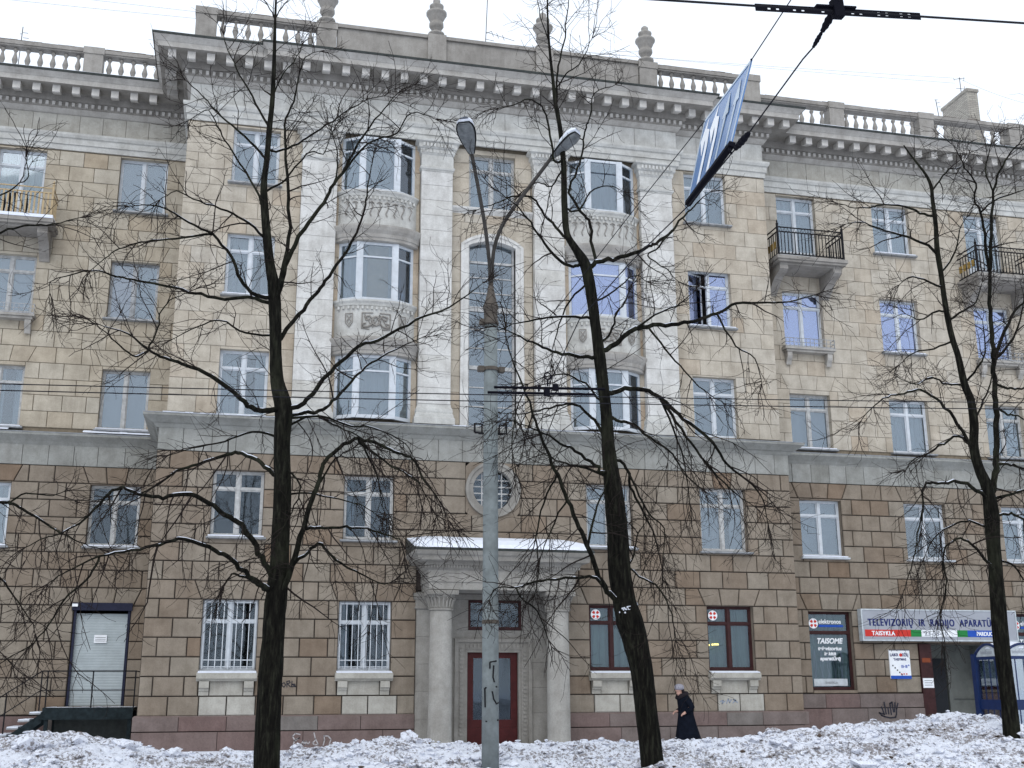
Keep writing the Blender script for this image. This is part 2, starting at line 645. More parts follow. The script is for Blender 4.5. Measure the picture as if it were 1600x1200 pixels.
# ================================================================== the building
YC, YL, YR, YB = 33.0, 36.0, 34.0, 32.9          # upper centre, left wing, right wing, lower centre
XL, XR = -2.25, 16.6                             # corners of the centre block
XLB, XRB = -2.42, 16.76
FARL, FARR = -11.5, 36.0
BASE = (7.17, 33.0, 0)
B = thing('apartment_building', 'five storey stone apartment building with bracketed cornice, bay windows and columned entrance', 'building', BASE)

wins = []       # (x0,x1,z0,z1,Y) openings per plane


def open_list(Y):
    return [w for w in wins if abs(w[4] - Y) < 1e-6]


W = []          # window specs


def win(x0, x1, z0, z1, Y, frame='white', cur='net', glass='glass', kind='T', sill=True, **k):
    wins.append((x0, x1, z0, z1, Y))
    W.append((x0, x1, z0, z1, Y, frame, cur, glass, kind, sill, k))


# --- left wing
win(-4.46, -3.02, 5.70, 7.52, YL, 'oldwhite', 'dark', 'glassd', 'T')
win(-4.43, -3.02, 9.24, 11.12, YL, 'oldwhite', 'blind', 'glass', 'two')
win(-4.46, -3.0, 12.78, 14.68, YL, 'zinc', 'pinkc', 'glass', 'two')
win(-4.45, -2.98, 16.38, 18.22, YL, 'white', 'blind', 'glass', 'two')
win(-8.12, -6.69, 5.66, 7.52, YL, 'white', 'net', 'glass', 'T')
win(-8.1, -6.66, 9.21, 11.1, YL, 'oldwhite', 'net', 'glass', 'T')
win(-8.1, -6.66, 12.78, 14.64, YL, 'oldwhite', 'blind', 'glass', 'T', sill=False)
win(-8.12, -6.7, 15.55, 18.2, YL, 'white', 'greenc', 'glass', 'door', sill=False)
DOORS = [(-4.62, -3.03, 1.14, 4.02, YL), (-9.3, -7.68, 1.14, 4.02, YL)]
wins += DOORS
# --- centre upper
for i, (z0, z1) in enumerate(((9.17, 11.13), (12.82, 14.76), (16.4, 18.2))):
    win(-.89, .5, z0, z1, YC, 'white', ('net', 'net', 'blind')[i], 'glass', 'T', sill=i > 0)
    win(13.7, 15.17, z0 + .04, z1 + .03, YC, 'white', ('blind', 'dark', 'blind')[i], ('glass', 'glassb', 'glass')[i], 'T', sill=i > 0, ajar=(i == 1))
# --- centre lower
win(-.85, .55, 5.70, 7.55, YB, 'oldwhite', 'dark', 'glassd', 'T')
win(2.82, 4.24, 5.70, 7.53, YB, 'oldwhite', 'dark', 'glassd', 'T')
win(10.06, 11.5, 5.66, 7.55, YB, 'oldwhite', 'net', 'glass', 'T')
win(13.72, 15.22, 5.62, 7.56, YB, 'oldwhite', 'net', 'glass', 'T')
win(-.9, .57, 2.05, 3.96, YB, 'white', 'dark', 'glassd', 'grille', sill=False)
win(2.78, 4.25, 2.05, 3.96, YB, 'white', 'dark', 'glassd', 'grille', sill=False)
win(10.08, 11.5, 2.08, 3.95, YB, 'brownwood', 'greenc', 'glassd', 'T', sill=False, badge=True)
win(13.78, 15.26, 2.08, 3.96, YB, 'brownwood', 'greenc', 'glassd', 'T', sill=False, badge=True)
# --- right wing
for ci, (a, b) in enumerate(((17.52, 18.98), (21.2, 22.66), (24.9, 26.37), (28.6, 30.06), (32.2, 33.66))):
    bal = ci % 2 == 0
    if bal:
        win(a, b, 15.55, 18.22, YR, 'white', 'net', 'glass', 'door', sill=False)
    else:
        win(a, b, 16.38, 18.22, YR, 'white', 'net', 'glass', 'T')
    win(a, b, 12.74, 14.68, YR, 'white', 'blind', 'glassb', 'T', sill=not bal)
    win(a + .02, b + .02, 9.22, 11.07, YR, ('oldwhite', 'white')[ci % 2], 'net' if ci else 'blind', 'glass', 'T')
    win(a + .12 + .1 * (ci > 0), b + .12 + .16 * (ci > 0), 5.66, 7.5, YR, 'white', ('blind', 'dark', 'net', 'net', 'dark')[ci], 'glass', 'T')
win(17.68, 19.18, 1.5, 3.92, YR, 'brownwood', 'greenc', 'glassd', 'shop', sill=False)
win(25.05, 26.6, 1.5, 3.92, YR, 'brownwood', 'greenc', 'glassd', 'shop', sill=False)
ENTR = (21.46, 24.3, 0.0, 2.92, YR)
wins.append(ENTR)

# --- backing walls with real openings
def wall_panel(mb, x0, x1, z0, z1, Y, rev=.34, rmi=2):
    ops = [(max(a, x0), min(b, x1), max(c, z0), min(d, z1)) for a, b, c, d, y in open_list(Y) if a < x1 and b > x0 and c < z1 and d > z0]
    xs = sorted({x0, x1, *[o[0] for o in ops], *[o[1] for o in ops]})
    zs = sorted({z0, z1, *[o[2] for o in ops], *[o[3] for o in ops]})
    for i in range(len(xs) - 1):
        for j in range(len(zs) - 1):
            mx, mz = (xs[i] + xs[i + 1]) / 2, (zs[j] + zs[j + 1]) / 2
            if any(o[0] < mx < o[1] and o[2] < mz < o[3] for o in ops):
                continue
            b = len(mb.v)
            mb.v += [(xs[i], Y, zs[j]), (xs[i + 1], Y, zs[j]), (xs[i + 1], Y, zs[j + 1]), (xs[i], Y, zs[j + 1])]
            mb.face((b, b + 1, b + 2, b + 3))
    keep = mb.mi
    mb.mi = rmi
    for a, c, e, d in ops:
        b = len(mb.v)
        for y in (Y, Y + rev):
            mb.v += [(a, y, e), (c, y, e), (c, y, d), (a, y, d)]
        for k in range(4):
            j = (k + 1) % 4
            mb.face((b + k, b + j, b + 4 + j, b + 4 + k))
    mb.mi = keep


# special openings of the centre: portal field, stair window, top window, round window, bays
STAIR = (6.42, 7.92, 9.17, 15.15, YC)
wins.append(STAIR)
TOPW = (6.42, 7.92, 16.26, 18.1, YC)
PORT = (4.95, 9.4, 0.0, 4.3, YB)
wins.append(PORT)
ROUND = (6.36, 7.98, 6.47, 8.06, YB)
wins.append(ROUND)
win(*TOPW[:4], YC, 'oldwhite', 'net', 'glass', 'T', sill=False)

mb = MB()
for x0, x1, z0, z1, Y in ((FARL, XL, 0, 8.7, YL), (XRB, FARR, 0, 8.7, YR), (XLB, XRB, 0, 8.8, YB)):
    wall_panel(mb, x0, x1, z0, z1, Y, rmi=3)
mb.mi = 1
for x0, x1, z0, z1, Y in ((FARL, XL, 8.7, 20.3, YL), (XR, FARR, 8.7, 20.3, YR), (XL, XR, 8.8, 20.3, YC)):
    wall_panel(mb, x0, x1, z0, z1, Y)
# returns of the centre block
for x in (XL, XR):
    b = len(mb.v)
    yy = YL if x == XL else YR
    mb.v += [(x, YC, 8.8), (x, yy, 8.8), (x, yy, 20.3), (x, YC, 20.3)]
    mb.face((b, b + 1, b + 2, b + 3))
    xb = XLB if x == XL else XRB
    b = len(mb.v)
    mb.v += [(xb, YB, 0), (xb, yy, 0), (xb, yy, 8.8), (xb, YB, 8.8)]
    mb.face((b, b + 1, b + 2, b + 3))
# back and roof so that no daylight falls in from behind
mb.mi = 0
mb.box(FARL, FARR, 47, 47.3, 0, 20.3)
mb.box(FARL - .3, FARL, 36, 47, 0, 20.3)
mb.box(FARR, FARR + .3, 34, 47, 0, 20.3)
make('wall', mb, ['joint', 'joint_l', 'warm', 'brown'], B)

rf = MB()
rf.prism([(36.4, 20.62), (47.2, 20.62), (47.2, 20.7), (42, 21.35), (36.4, 20.72)], FARL, XL, 'x')
rf.prism([(33.4, 20.62), (47.2, 20.62), (47.2, 20.7), (41, 21.4), (33.4, 20.72)], XL + .003, XR - .003, 'x')
rf.prism([(34.4, 20.62), (47.2, 20.62), (47.2, 20.7), (42, 21.35), (34.4, 20.72)], XR, FARR, 'x')
make('roof', rf, 'snow', B)

# --- stone cladding -----------------------------------------------------------
STONES = []      # (area, args, material, tint)


def clad(x0, x1, z0, h, n, Y, mat, wdt, joint, dep, bev, wedge=None, special=None, jit=.003, ashlar=0.0):
    """courses of blocks round the openings; wedge(i) -> pieces of the flat arch over an opening, or None"""
    ops = open_list(Y)
    for k in range(n):
        a0, a1 = z0 + k * h, z0 + (k + 1) * h
        gaps = []
        wd = []
        for o in ops:
            if o[2] < a1 - .06 and o[3] > a0 + .06:
                gaps.append((o[0], o[1]))
                if o[3] - o[2] > .7 and o[1] - o[0] < 1.7:
                    for f0, f1 in ((o[3], a1), (a0, o[2])):
                        if .02 < f1 - f0 < h:
                            sub = special((o[0] + o[1]) / 2, (f0 + f1) / 2) if special else None
                            if sub == 'skip':
                                continue
                            STONES.append((.0001, (o[0], o[1], o[0], o[1], f0, f1 - joint / 2, Y, dep, .004), sub or mat, min(1, max(0, rng.gauss(.5, .12)))))
            elif wedge and -.28 < o[3] - a0 <= .3 and o[3] <= a0 + .1 and o[3] > a0 - h * .6 and o[1] - o[0] < 1.7:
                wd.append(o)
        # flat arches
        feats = []
        for o in wd:
            np_ = wedge
            sl = .2
            lo, hi = o[0] - .06, o[1] + .06
            for q in range(np_):
                f0, f1 = q / np_, (q + 1) / np_
                bx0, bx1 = lo + (hi - lo) * f0, lo + (hi - lo) * f1
                tx0, tx1 = (lo - sl) + (hi - lo + 2 * sl) * f0, (lo - sl) + (hi - lo + 2 * sl) * f1
                feats.append((bx0, bx1, tx0, tx1))
            gaps.append((lo, hi, lo - sl, hi + sl))
        gaps.sort()
        segs = []
        cur = (x0, x0)
        for gp in gaps:
            tb = (gp[2], gp[3]) if len(gp) == 4 else (gp[0], gp[1])
            segs.append((cur[0], gp[0], cur[1], tb[0]))
            cur = (gp[1], tb[1])
        segs.append((cur[0], x1, cur[1], x1))
        for (b0, b1, t0, t1) in segs:
            if b1 - b0 < .05:
                continue
            L = b1 - b0
            if L < wdt * 1.25:
                cuts = [] if L < wdt * .95 or k % 2 else [L * .5]
            else:
                st = wdt * (.5 if k % 2 else 1.0)
                cuts = []
                c = st
                while c < L - wdt * .3:
                    cuts.append(c + rng.uniform(-.04, .04))
                    c += wdt
            ed = [0] + cuts + [L]
            for i in range(len(ed) - 1):
                p0, p1 = b0 + ed[i], b0 + ed[i + 1]
                q0, q1 = (t0 if i == 0 else p0), (t1 if i == len(ed) - 2 else p1)
                feats.append((p0, p1, q0, q1))
        for (p0, p1, q0, q1) in feats:
            mm = mat
            if special:
                mm = special((p0 + p1) / 2, (a0 + a1) / 2) or mat
                if mm == 'skip':
                    continue
            j = joint / 2
            tint = min(1, max(0, rng.gauss(.55, {'warm': .13, 'cream': .18}.get(mm, .22))))
            STONES.append(((p1 - p0) * h / (Y * Y + ((p0 + p1) / 2) ** 2), (p0 + j, p1 - j, q0 + j, q1 - j, a0 + j, a1 - j, Y, dep + rng.uniform(-jit, jit), bev), mm, tint))


def low_special(x, z):
    for a, b in ((-.9, .57), (2.78, 4.25), (10.08, 11.5), (13.78, 15.26)):
        if a - .06 < x < b + .06 and z < 1.95:
            return 'wingfrieze' if z < 1.41 else 'skip'
    if 5.0 < x < 9.4 and z < 5.2:
        return 'skip'
    return None


def tan_zone(x, z):
    return None


HB = .5121
# split window sills of the ground floor: treat apron fields as wall, blocks cut at the window edges
_ap = []
for a, b in ((-.9, .57), (2.78, 4.25), (10.08, 11.5), (13.78, 15.26)):
    o = (a, b, 1.41, 2.05, YB)
    _ap.append(o)
wins += _ap
_pc = (4.95, 9.4, 4.3, 5.2, YB)
wins.append(_pc)
clad(XLB, XRB, .89, HB, 14, YB, 'brown', .76, .03, .05, .016, wedge=3, special=low_special)
wins.remove(_pc)
for o in _ap:
    wins.remove(o)
clad(FARL, XLB, .89, HB, 14, YL, 'brown', .76, .03, .05, .016, wedge=3)
clad(XRB, FARR, 1.4, HB, 13, YR, 'brown', .7, .03, .05, .016, wedge=3)
# plinths
clad(XLB - .1, 4.95, .5, .375, 1, YB - .06, 'pink', 1.2, .012, .05, .008)
clad(9.4, XRB + .1, .5, .375, 1, YB - .06, 'pink', 1.2, .012, .05, .008)
clad(XLB - .1, 4.95, -.3, .79, 1, YB - .1, 'pink', 2.2, .012, .05, .008)
clad(9.4, XRB + .1, -.3, .79, 1, YB - .1, 'pink', 1.5, .012, .05, .008)
clad(FARL, XLB - .1, -.3, 1.17, 1, YL - .06, 'pink', 1.6, .012, .05, .008)
_sv = list(wins)
clad(XRB + .1, ENTR[0], .95, .43, 1, YR - .05, 'pink', 1.2, .012, .05, .008)
clad(ENTR[1], FARR, .95, .43, 1, YR - .05, 'pink', 1.2, .012, .05, .008)
clad(XRB + .1, ENTR[0], -.3, 1.24, 1, YR - .08, 'pink', 1.3, .012, .05, .008)
clad(ENTR[1], FARR, -.3, 1.24, 1, YR - .08, 'pink', 1.3, .012, .05, .008)
# pale band under the storey ledge
clad(XLB, XRB, 8.062, .66, 1, YB, 'grey', .72, .012, .055, .006)
clad(FARL, XLB, 8.062, .62, 1, YL, 'grey', .72, .012, .055, .006)
clad(XRB, FARR, 8.062, .62, 1, YR, 'grey', .66, .012, .055, .006)
# upper walls
HU = .503


def centre_special(x, z):
    if 2.27 < x < 4.85 or 9.49 < x < 12.07:
        if 2.3 < x < 4.8 or 9.55 < x < 12.0:
            return 'skip'
    for a, b in ((1.2, 2.27), (4.85, 5.87), (8.47, 9.49), (12.07, 13.2)):
        if a < x < b:
            return 'skip'
    if 5.87 < x < 8.47:
        return 'warm'
    return 'warm'


_e = [(1.2, 5.87, 9, 18.3, YC), (8.47, 13.2, 9, 18.3, YC), (6.17, 8.17, 9.1, 15.5, YC)]
wins += _e
clad(XL, XR, 9.2, HU, 18, YC, 'warm', .74, .011, .04, .006, special=centre_special)
for o in _e:
    wins.remove(o)
clad(FARL, XL, 9.2, HU, 18, YL, 'cream', .75, .017, .04, .008, wedge=3)
clad(XR, FARR, 9.2, HU, 18, YR, 'warm', .66, .012, .04, .006, wedge=3)
# narrow warm strips either side of the bays
for a, b in ((2.27, 2.42), (4.68, 4.85), (9.49, 9.66), (11.92, 12.07)):
    for k in range(9):
        STONES.append((.0001, (a + .004, b - .004, a + .004, b - .004, 9.2 + k * 1.006 + .005, 9.2 + (k + 1) * 1.006 - .005, YC, .03, .004), 'warm', rng.random() * .5))
# pilasters: smooth pale shafts of stacked drums
for a, b in ((1.2, 2.27), (4.87, 5.85), (8.49, 9.47), (12.07, 13.16)):
    for k in range(15):
        za = 9.75 + k * HU
        STONES.append((HU * (b - a) / 33 ** 2, (a, b, a, b, za + .004, za + HU - .004, YC, .26 + rng.uniform(-.002, .002), .005), 'pale', min(1, max(0, rng.gauss(.6, .22)))))
# friezes of the main cornice
BREAK0, BREAK1, BRK = .95, 13.4, .2


def frieze(x0, x1, Y, out):
    n = max(1, round((x1 - x0) / .72))
    w = (x1 - x0) / n
    for k in range(n):
        a = x0 + k * w
        STONES.append((.66 * w / (Y * Y + a * a), (a + .005, a + w - .005, a + .005, a + w - .005, 18.87, 19.52, Y, out, .005), 'wingfrieze' if Y != YC else 'pale2', rng.gauss(.5, .2)))


frieze(FARL, XL, YL, .05)
frieze(XL, BREAK0, YC, .05)
frieze(BREAK0, BREAK1, YC, .05 + BRK)
frieze(BREAK1, XR, YC, .05)
frieze(XR, FARR, YR, .05)
# apron panels under the ground floor windows
for a, b in ((-.9, .57), (2.78, 4.25), (10.08, 11.5), (13.78, 15.26)):
    STONES.append((.5 * 1 / 33 ** 2, (a + .3, b - .3, a + .3, b - .3, 1.42, 1.79, YB, .045, .006), 'wingfrieze', .4))
MT['wingfrieze'] = stone_mat('wing_frieze_limestone', [(.36, .345, .305), (.405, .392, .35), (.435, .425, .385)], (.25, .235, .2), .3)
MT['pale2'] = stone_mat('frieze_limestone', [(.46, .458, .43), (.51, .51, .485), (.535, .535, .515)], (.3, .285, .255), .3)


def in_view(args):
    p = Vector(((args[0] + args[1]) / 2, args[6], (args[4] + args[5]) / 2 - EYE))
    d = p.dot(FWD)
    return abs(p.dot(RIGHT) / d) < .445 and abs(p.dot(UP) / d) < .335


STONES.sort(key=lambda s: -s[0] * (1 if in_view(s[1]) else 1e-3))
names = ['cream', 'warm', 'pale', 'brown', 'grey', 'pink', 'pale2', 'wingfrieze']
rest = MB()
for i, (_, args, mat, tint) in enumerate(STONES):
    if i < 300:
        q = MB()
        q.ti = tint
        q.stone(*args)
        make('stone', q, mat, B)
    else:
        rest.mi = names.index(mat)
        rest.ti = tint
        rest.stone(*args)
make('stone_cladding', rest, names, B, kind='stuff')

# --- mouldings ------------------------------------------------------------------
def seg(prof, plan, name, mat, ti=.5):
    q = MB()
    q.ti = ti
    q.mould(plan, prof)
    return make(name, q, mat, B)


PLAN_U = [(FARL, YL), (XL, YL), (XL, YC), (BREAK0, YC), (BREAK0, YC - BRK), (BREAK1, YC - BRK), (BREAK1, YC), (XR, YC), (XR, YR), (FARR, YR)]
PLAN_B = [(FARL, YL), (XLB, YL), (XLB, YB), (XRB, YB), (XRB, YR), (FARR, YR)]
seg([(.055, 18.3), (.06, 18.48), (.1, 18.485), (.105, 18.68), (.15, 18.7), (.19, 18.78), (.19, 18.85), (.0, 18.87)], PLAN_U, 'architrave', 'pale2')
seg([(.0, 19.52), (.06, 19.56), (.14, 19.66), (.16, 19.7)], PLAN_U, 'bed_moulding', 'trim', .45)
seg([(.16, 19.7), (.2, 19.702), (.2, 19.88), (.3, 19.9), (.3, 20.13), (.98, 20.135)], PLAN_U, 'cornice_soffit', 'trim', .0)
seg([(.98, 20.135), (.98, 20.3), (1.0, 20.31), (1.04, 20.36), (1.12, 20.44), (1.14, 20.48), (0, 20.5)], PLAN_U, 'corona', 'trim', .55)
seg([(1.155, 20.455), (1.165, 20.52), (.2, 20.74), (.0, 20.76)], PLAN_U, 'cornice_flashing', 'flash')
# snow lying on the wing cornices
for x0, x1, Y in ((FARL, XL - .9, YL), (XR + .2, FARR, YR)):
    q = MB()
    n = int((x1 - x0) / .3)
    for k in range(n):
        a, b = x0 + (x1 - x0) * k / n, x0 + (x1 - x0) * (k + 1) / n
        th = .03 + .05 * abs(noise.noise(Vector((a * .6, 0, 3))))
        q.prism([(Y - 1.1, 20.56), (Y - .12, 20.785), (Y - .12, 20.8 + th), (Y - .55, 20.72 + th), (Y - 1.06, 20.57 + th * .5)], a, b, 'x')
    make('cornice_snow', q, 'snow', B)
# storey ledge
seg([(.07, 8.7), (.1, 8.74), (.14, 8.8), (.2, 8.82), (.3, 8.9), (.42, 8.98), (.42, 9.04), (.05, 9.1)],
    [(XLB, YL), (XLB, YB), (XRB, YB), (XRB, YR)], 'storey_ledge', 'grey')
seg([(.05, 8.66), (.08, 8.7), (.12, 8.76), (.2, 8.84), (.3, 8.93), (.3, 9.0), (.03, 9.06)], [(FARL, YL), (XLB - .003, YL)], 'storey_ledge', 'grey')
seg([(.05, 8.66), (.08, 8.7), (.12, 8.76), (.2, 8.84), (.3, 8.93), (.3, 9.0), (.03, 9.06)], [(XRB + .003, YR), (FARR, YR)], 'storey_ledge', 'grey')
seg([(.43, 9.04), (.435, 9.062), (.1, 9.125), (.0, 9.13)], [(XLB, YL), (XLB, YB), (XRB, YB), (XRB, YR)], 'ledge_flashing', 'zinc')
seg([(.31, 9.0), (.315, 9.02), (.05, 9.085), (.0, 9.09)], [(FARL, YL), (XLB - .44, YL)], 'ledge_flashing', 'zinc')
seg([(.31, 9.0), (.315, 9.02), (.05, 9.085), (.0, 9.09)], [(XRB + .44, YR), (FARR, YR)], 'ledge_flashing', 'zinc')
for x0, x1, Y, o in ((XLB + .1, 1.3, YB, .42), (5.9, 6.3, YB, .42), (8.0, 11.0, YB, .42), (-8, -6.9, YL, .3), (-4.8, -2.7, YL, .3)):
    q = MB()
    n = int((x1 - x0) / .2)
    for k in range(n):
        a, b = x0 + (x1 - x0) * k / n, x0 + (x1 - x0) * (k + 1) / n
        th = .012 + .03 * abs(noise.noise(Vector((a * 2, 1, 3))))
        q.prism([(Y - o, 9.055), (Y - .12, 9.12), (Y - .12, 9.13 + th), (Y - o, 9.06 + th)], a, b, 'x')
    make('ledge_snow', q, 'snow', B)
# plinth cap
seg([(.05, .865), (.09, .87), (.06, .9), (.0, .905)], [(XLB, YL), (XLB, YB), (4.95, YB)], 'plinth_cap', 'pink')
seg([(.05, .865), (.09, .87), (.06, .9), (.0, .905)], [(9.4, YB), (XRB, YB), (XRB, YR)], 'plinth_cap', 'pink')

# modillions and dentils
q = MB()
q.ti = 1.0
q.prism([(-.5, 19.97), (-.5, 20.132), (-.84, 20.132), (-.84, 19.9), (-.8, 19.885), (-.72, 19.9)], -.115, .115, 'x')
MODM = q.mesh('modillion', [MT['trim']])
dent = MB()
dent.ti = 1.0


def modrow(x0, x1, Y, step=.605):
    n = int(round((x1 - x0) / step))
    for k in range(n):
        inst('modillion', MODM, (x0 + (k + .5) * (x1 - x0) / n, Y, 0), B)


def dentrow(x0, x1, Y, step=.2):
    n = int(round((x1 - x0) / step))
    for k in range(n):
        x = x0 + (k + .5) * (x1 - x0) / n
        dent.box(x - .045, x + .045, Y - .27, Y - .205, 19.74, 19.86)


modrow(FARL, XL - 1.0, YL)
modrow(XL - .85, BREAK0 - .1, YC)
modrow(BREAK0 - .1, BREAK1 + .1, YC - BRK)
modrow(BREAK1 + .1, XR + .85, YC)
modrow(XR + 1.0, FARR, YR)
dentrow(FARL, XL - .3, YL)
dentrow(XL - .25, BREAK0 - .2, YC)
dentrow(BREAK0 - .2, BREAK1 + .2, YC - BRK)
dentrow(BREAK1 + .2, XR + .25, YC)
dentrow(XR + .3, FARR, YR)
make('dentil_course', dent, 'trim', B, kind='stuff')
# returns of the modillions on the left side of the centre block
for y in (33.5, 34.1, 34.7):
    q = MB()
    q.box(XL - .84, XL - .5, y - .115, y + .115, 19.9, 20.13)
    make('modillion', q, 'trim', B)

# --- balustrades ---------------------------------------------------------------
BPROF = [(.075, 0), (.075, .05), (.05, .07), (.04, .12), (.085, .26), (.095, .32), (.075, .4), (.042, .52), (.038, .58), (.06, .62), (.075, .64), (.075, .7)]
q = MB()
q.ti = .4
q.lathe(BPROF, 0, 0, 0, 8)
BALM = q.mesh('baluster', [MT['parapet']])
BALM.polygons.foreach_set('use_smooth', [True] * len(BALM.polygons))


def balustrade(x0, x1, Y, zb, zt, piers, pitch=.4):
    """rail and base with balusters in the fields between the piers [(a,b)...]"""
    q = MB()
    q.ti = .35
    q.box(x0, x1, Y - .14, Y + .14, zb - .35, zb)
    q.box(x0, x1, Y - .2, Y + .2, zt - .15, zt - .02)
    q.box(x0, x1, Y - .16, Y + .16, zt - .2, zt - .152)
    make('balustrade_rail', q, 'parapet', B)
    q = MB()
    for k in range(int((x1 - x0) / .25)):
        a = x0 + k * .25
        th = .012 + .045 * max(0, noise.noise(Vector((a * 1.3, Y, 1))) + .2)
        q.box(a, a + .25, Y - .19, Y + .19, zt - .02, zt - .02 + th)
    make('rail_moss', q, 'hedge', B)
    ed = sorted(piers)
    for a, b in ed:
        q = MB()
        q.ti = .5
        q.box(a, b, Y - .21, Y + .21, zb - .35, zt - .21)
        q.box(a - .03, b + .03, Y - .24, Y + .24, zt - .207, zt + .03)
        make('parapet_pier', q, 'parapet', B)
    fields = [(ed[i][1], ed[i + 1][0]) for i in range(len(ed) - 1)]
    for a, b in fields:
        n = max(1, int(round((b - a) / pitch)))
        for k in range(n):
            inst('baluster', BALM, (a + (k + .5) * (b - a) / n, Y, zb), B)


ZB, ZT = 21.16, 22.06
balustrade(XL, 1.46, YC, ZB, ZT, [(XL, -1.63), (1.46, 2.07)])
balustrade(12.84, XR, YC, ZB, ZT, [(12.22, 12.84), (16.0, XR)])
balustrade(FARL, XL - .9, YL + .3, ZB, 22.1, [(-9.62, -9.03), (-5.92, -5.32), (-2.3, -1.8)])
balustrade(XR - .4, FARR, YR + .3, ZB, 22.18, [(XR - .4, XR + .1), (19.95, 20.53), (23.6, 24.2), (27.4, 28.0), (31.1, 31.7), (34.8, 35.4)])
q = MB()
for a, b in ((2.1, 5.0), (5.62, 8.6), (9.22, 12.2)):
    q.ti = rng.uniform(.2, .6)
    q.box(a, b, YC - .12, YC + .16, 20.8, 21.98)
q.ti = .25
q.box(2.1, 12.2, YC - .2, YC + .22, 21.98, 22.1)
make('parapet_wall', q, 'parapet', B)
for a, b in ((5.0, 5.6), (8.61, 9.21)):
    q = MB()
    q.ti = .5
    q.box(a, b, YC - .24, YC + .24, 20.8, 22.13)
    make('parapet_pier', q, 'parapet', B)
UPROF = [(.2, 0), (.2, .07), (.27, .1), (.27, .16), (.16, .2), (.1, .26), (.1, .31), (.19, .36), (.24, .44), (.235, .54), (.19, .58), (.21, .62), (.26, .72), (.31, .84), (.34, .87), (.34, .93), (.22, .97),
         (.15, 1.02), (.17, 1.08), (.23, 1.14), (.235, 1.19), (.13, 1.25), (.09, 1.28), (.12, 1.34), (.12, 1.4), (.06, 1.46), (.01, 1.48)]
q = MB()
q.ti = .55
q.lathe(UPROF, 0, 0, 0, 16)
URNM = q.mesh('urn', [MT['parapet']])
URNM.polygons.foreach_set('use_smooth', [True] * len(URNM.polygons))
for x in (1.76, 5.3, 8.91, 12.53):
    inst('urn', URNM, (x, YC, 22.1), B)

# chimney with its cap
ch = MB()
ch.box(27.66, 28.14, 36.6, 38.3, 20.6, 24.95)
cho = make('chimney', ch, 'brick', B)
ch = MB()
ch.box(27.62, 28.18, 36.55, 38.35, 24.95, 25.07)
make('chimney_cap', ch, 'brick', cho)

# --- windows -----------------------------------------------------------------------
def pane_box(x0, x1, z0, z1, y, glass, parent):
    q = MB()
    q.box(x0, x1, y, y + .008, z0, z1)
    return make('pane', q, glass, parent)


def curtain(x0, x1, z0, z1, y, mat, parent, name='curtain', amp=.025, freq=16, gap=None):
    q = MB()
    n = 28
    cols = []
    for i in range(n + 1):
        x = x0 + (x1 - x0) * i / n
        cols.append((x, y + amp * math.sin(x * freq * 2.1) + amp * .6 * math.sin(x * freq * 3.7 + 1)))
    for x, yy in cols:
        q.v += [(x, yy, z0), (x, yy * 1 + .0, z1)]
    for i in range(n):
        xm = (cols[i][0] + cols[i + 1][0]) / 2
        if gap and gap[0] < xm < gap[1]:
            continue
        q.face((2 * i, 2 * i + 2, 2 * i + 3, 2 * i + 1))
    return make(name, q, mat, parent)


def sill_box(x0, x1, z, y, parent, mat='zinc', snow=False):
    q = MB()
    q.prism([(y + .2, z), (y - .16, z - .03), (y - .16, z - .07), (y - .12, z - .09), (y + .2, z - .09)], x0 - .1, x1 + .12, 'x')
    o = make('sill', q, mat, parent)
    if snow:
        q = MB()
        q.prism([(y + .05, z + .04), (y - .14, z + .005), (y - .14, z - .02), (y + .05, z + .005)], x0 - .05, x1 + .06, 'x')
        make('sill_snow', q, 'snow', parent)
    return o


